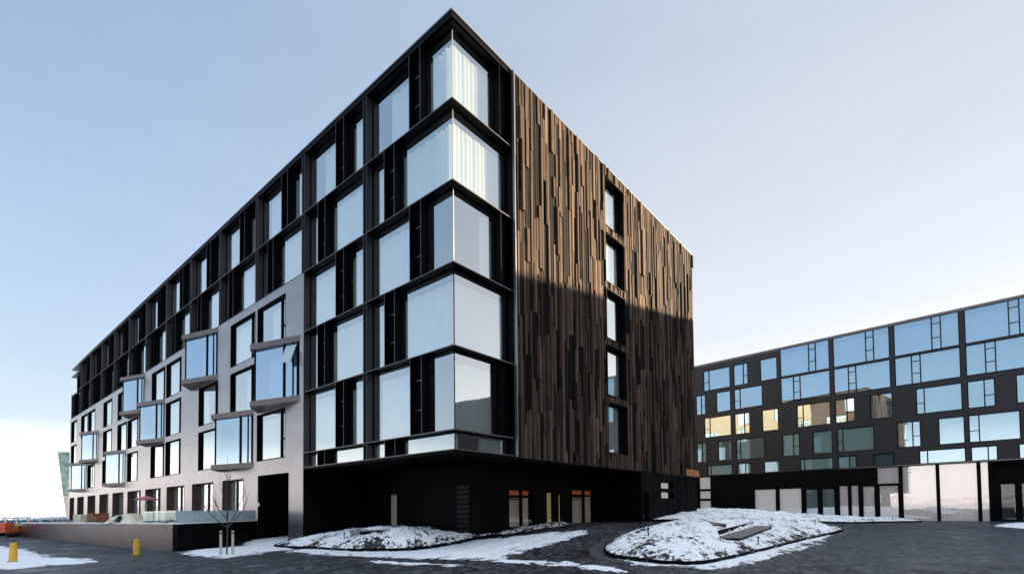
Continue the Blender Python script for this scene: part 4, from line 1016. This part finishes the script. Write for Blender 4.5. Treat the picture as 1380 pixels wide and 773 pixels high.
# ------------------------------------------------------------------ camera
f, yaw, pit, rol, shy = 674.1126, .00581, .032576, -.010493, 276.2374
a = math.radians(49.5) + yaw
fw = Vector((math.sin(a), math.cos(a), 0)); rt_ = Vector((math.cos(a), -math.sin(a), 0)); up = Vector((0, 0, 1))
fw2 = fw * math.cos(pit) + up * math.sin(pit); up2 = -fw * math.sin(pit) + up * math.cos(pit)
r3_ = rt_ * math.cos(rol) + up2 * math.sin(rol); u3 = -rt_ * math.sin(rol) + up2 * math.cos(rol)
cd = bpy.data.cameras.new('camera'); cam = bpy.data.objects.new('camera', cd); col.objects.link(cam)
mt = Matrix((( r3_.x, u3.x, -fw2.x, -13.461888), (r3_.y, u3.y, -fw2.y, -14.277750), (r3_.z, u3.z, -fw2.z, 1.4), (0, 0, 0, 1)))
cam.matrix_world = mt; cd.sensor_width = 36; cd.lens = 36 * f / 1380; cd.shift_y = shy / 1380; cd.clip_end = 12000; cd.clip_start = .1
scn.camera = cam

# ------------------------------------------------------------------ light
sdir = Vector((1, -.6, .1905)).normalized()      # towards the sun
elev = math.asin(sdir.z); az = math.atan2(sdir.x, sdir.y)
sl = bpy.data.lights.new('sun', 'SUN'); sl.energy = 5; sl.angle = R(.5); sl.color = (1, .76, .50)
so = bpy.data.objects.new('sun', sl); col.objects.link(so); so.rotation_euler = sdir.to_track_quat('Z', 'Y').to_euler(); so.location = (60, -60, 60)
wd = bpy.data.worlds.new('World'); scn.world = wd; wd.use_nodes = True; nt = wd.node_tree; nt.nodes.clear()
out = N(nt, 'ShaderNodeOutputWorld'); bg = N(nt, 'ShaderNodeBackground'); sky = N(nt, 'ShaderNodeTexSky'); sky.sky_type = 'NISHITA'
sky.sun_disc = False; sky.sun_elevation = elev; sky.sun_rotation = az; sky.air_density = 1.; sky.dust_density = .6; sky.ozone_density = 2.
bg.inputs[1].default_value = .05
# thin high cloud veil: pale and bright low over the horizon, bluer higher up, zenith brightened out of view to light snow and ground, whiter towards the sun
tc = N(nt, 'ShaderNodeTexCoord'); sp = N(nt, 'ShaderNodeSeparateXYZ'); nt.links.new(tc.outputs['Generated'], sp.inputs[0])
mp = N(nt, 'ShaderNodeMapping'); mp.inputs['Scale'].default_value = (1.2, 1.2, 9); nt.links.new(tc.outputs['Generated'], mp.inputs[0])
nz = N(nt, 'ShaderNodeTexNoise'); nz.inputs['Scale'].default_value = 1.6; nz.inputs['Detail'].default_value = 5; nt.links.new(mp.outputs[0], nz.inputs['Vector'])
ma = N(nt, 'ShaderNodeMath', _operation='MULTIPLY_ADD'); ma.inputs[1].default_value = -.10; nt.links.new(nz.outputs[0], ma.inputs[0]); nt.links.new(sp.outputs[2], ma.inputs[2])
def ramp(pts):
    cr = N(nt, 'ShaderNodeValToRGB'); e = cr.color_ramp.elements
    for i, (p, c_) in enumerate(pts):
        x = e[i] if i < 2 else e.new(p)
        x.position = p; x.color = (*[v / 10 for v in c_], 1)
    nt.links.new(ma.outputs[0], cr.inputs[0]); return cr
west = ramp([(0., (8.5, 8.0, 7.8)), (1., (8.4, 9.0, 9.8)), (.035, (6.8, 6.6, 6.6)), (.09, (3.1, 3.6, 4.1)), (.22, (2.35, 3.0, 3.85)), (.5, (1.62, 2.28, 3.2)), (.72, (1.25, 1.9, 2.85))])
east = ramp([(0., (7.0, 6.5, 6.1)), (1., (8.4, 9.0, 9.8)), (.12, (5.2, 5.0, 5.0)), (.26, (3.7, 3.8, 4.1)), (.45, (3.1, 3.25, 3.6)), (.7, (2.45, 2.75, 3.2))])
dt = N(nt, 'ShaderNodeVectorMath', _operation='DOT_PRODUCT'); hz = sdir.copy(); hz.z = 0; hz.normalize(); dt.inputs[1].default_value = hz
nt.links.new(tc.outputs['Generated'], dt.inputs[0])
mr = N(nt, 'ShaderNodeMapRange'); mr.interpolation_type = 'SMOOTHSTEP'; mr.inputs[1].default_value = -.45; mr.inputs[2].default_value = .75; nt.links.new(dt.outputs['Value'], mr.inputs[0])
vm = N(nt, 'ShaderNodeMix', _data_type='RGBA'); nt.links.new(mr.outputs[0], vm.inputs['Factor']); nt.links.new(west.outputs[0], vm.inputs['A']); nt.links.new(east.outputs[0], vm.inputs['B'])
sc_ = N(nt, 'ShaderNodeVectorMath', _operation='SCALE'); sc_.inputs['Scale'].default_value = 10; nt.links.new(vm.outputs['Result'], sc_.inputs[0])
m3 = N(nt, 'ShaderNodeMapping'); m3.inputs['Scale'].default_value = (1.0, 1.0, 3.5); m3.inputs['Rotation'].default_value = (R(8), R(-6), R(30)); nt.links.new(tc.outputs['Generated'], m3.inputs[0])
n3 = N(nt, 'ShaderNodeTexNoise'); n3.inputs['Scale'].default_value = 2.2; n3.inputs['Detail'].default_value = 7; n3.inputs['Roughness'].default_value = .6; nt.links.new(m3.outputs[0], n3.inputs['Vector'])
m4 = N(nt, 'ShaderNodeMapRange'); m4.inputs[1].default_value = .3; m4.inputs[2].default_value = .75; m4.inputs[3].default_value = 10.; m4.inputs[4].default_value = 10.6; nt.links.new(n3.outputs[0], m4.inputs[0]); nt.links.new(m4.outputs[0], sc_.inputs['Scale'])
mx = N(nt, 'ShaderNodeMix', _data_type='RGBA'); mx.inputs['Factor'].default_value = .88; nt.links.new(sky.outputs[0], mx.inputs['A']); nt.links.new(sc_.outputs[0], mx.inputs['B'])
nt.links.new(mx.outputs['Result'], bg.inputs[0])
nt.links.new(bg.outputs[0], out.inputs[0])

scn.view_settings.view_transform = 'Standard'; scn.view_settings.look = 'None'; scn.view_settings.exposure = 2.3; scn.view_settings.gamma = 1
scn.view_settings.use_curve_mapping = False
scn.cycles.max_bounces = 8; scn.cycles.transparent_max_bounces = 12; scn.cycles.diffuse_bounces = 3; scn.cycles.glossy_bounces = 4
scn.cycles.use_denoising = True; scn.cycles.sample_clamp_indirect = 6
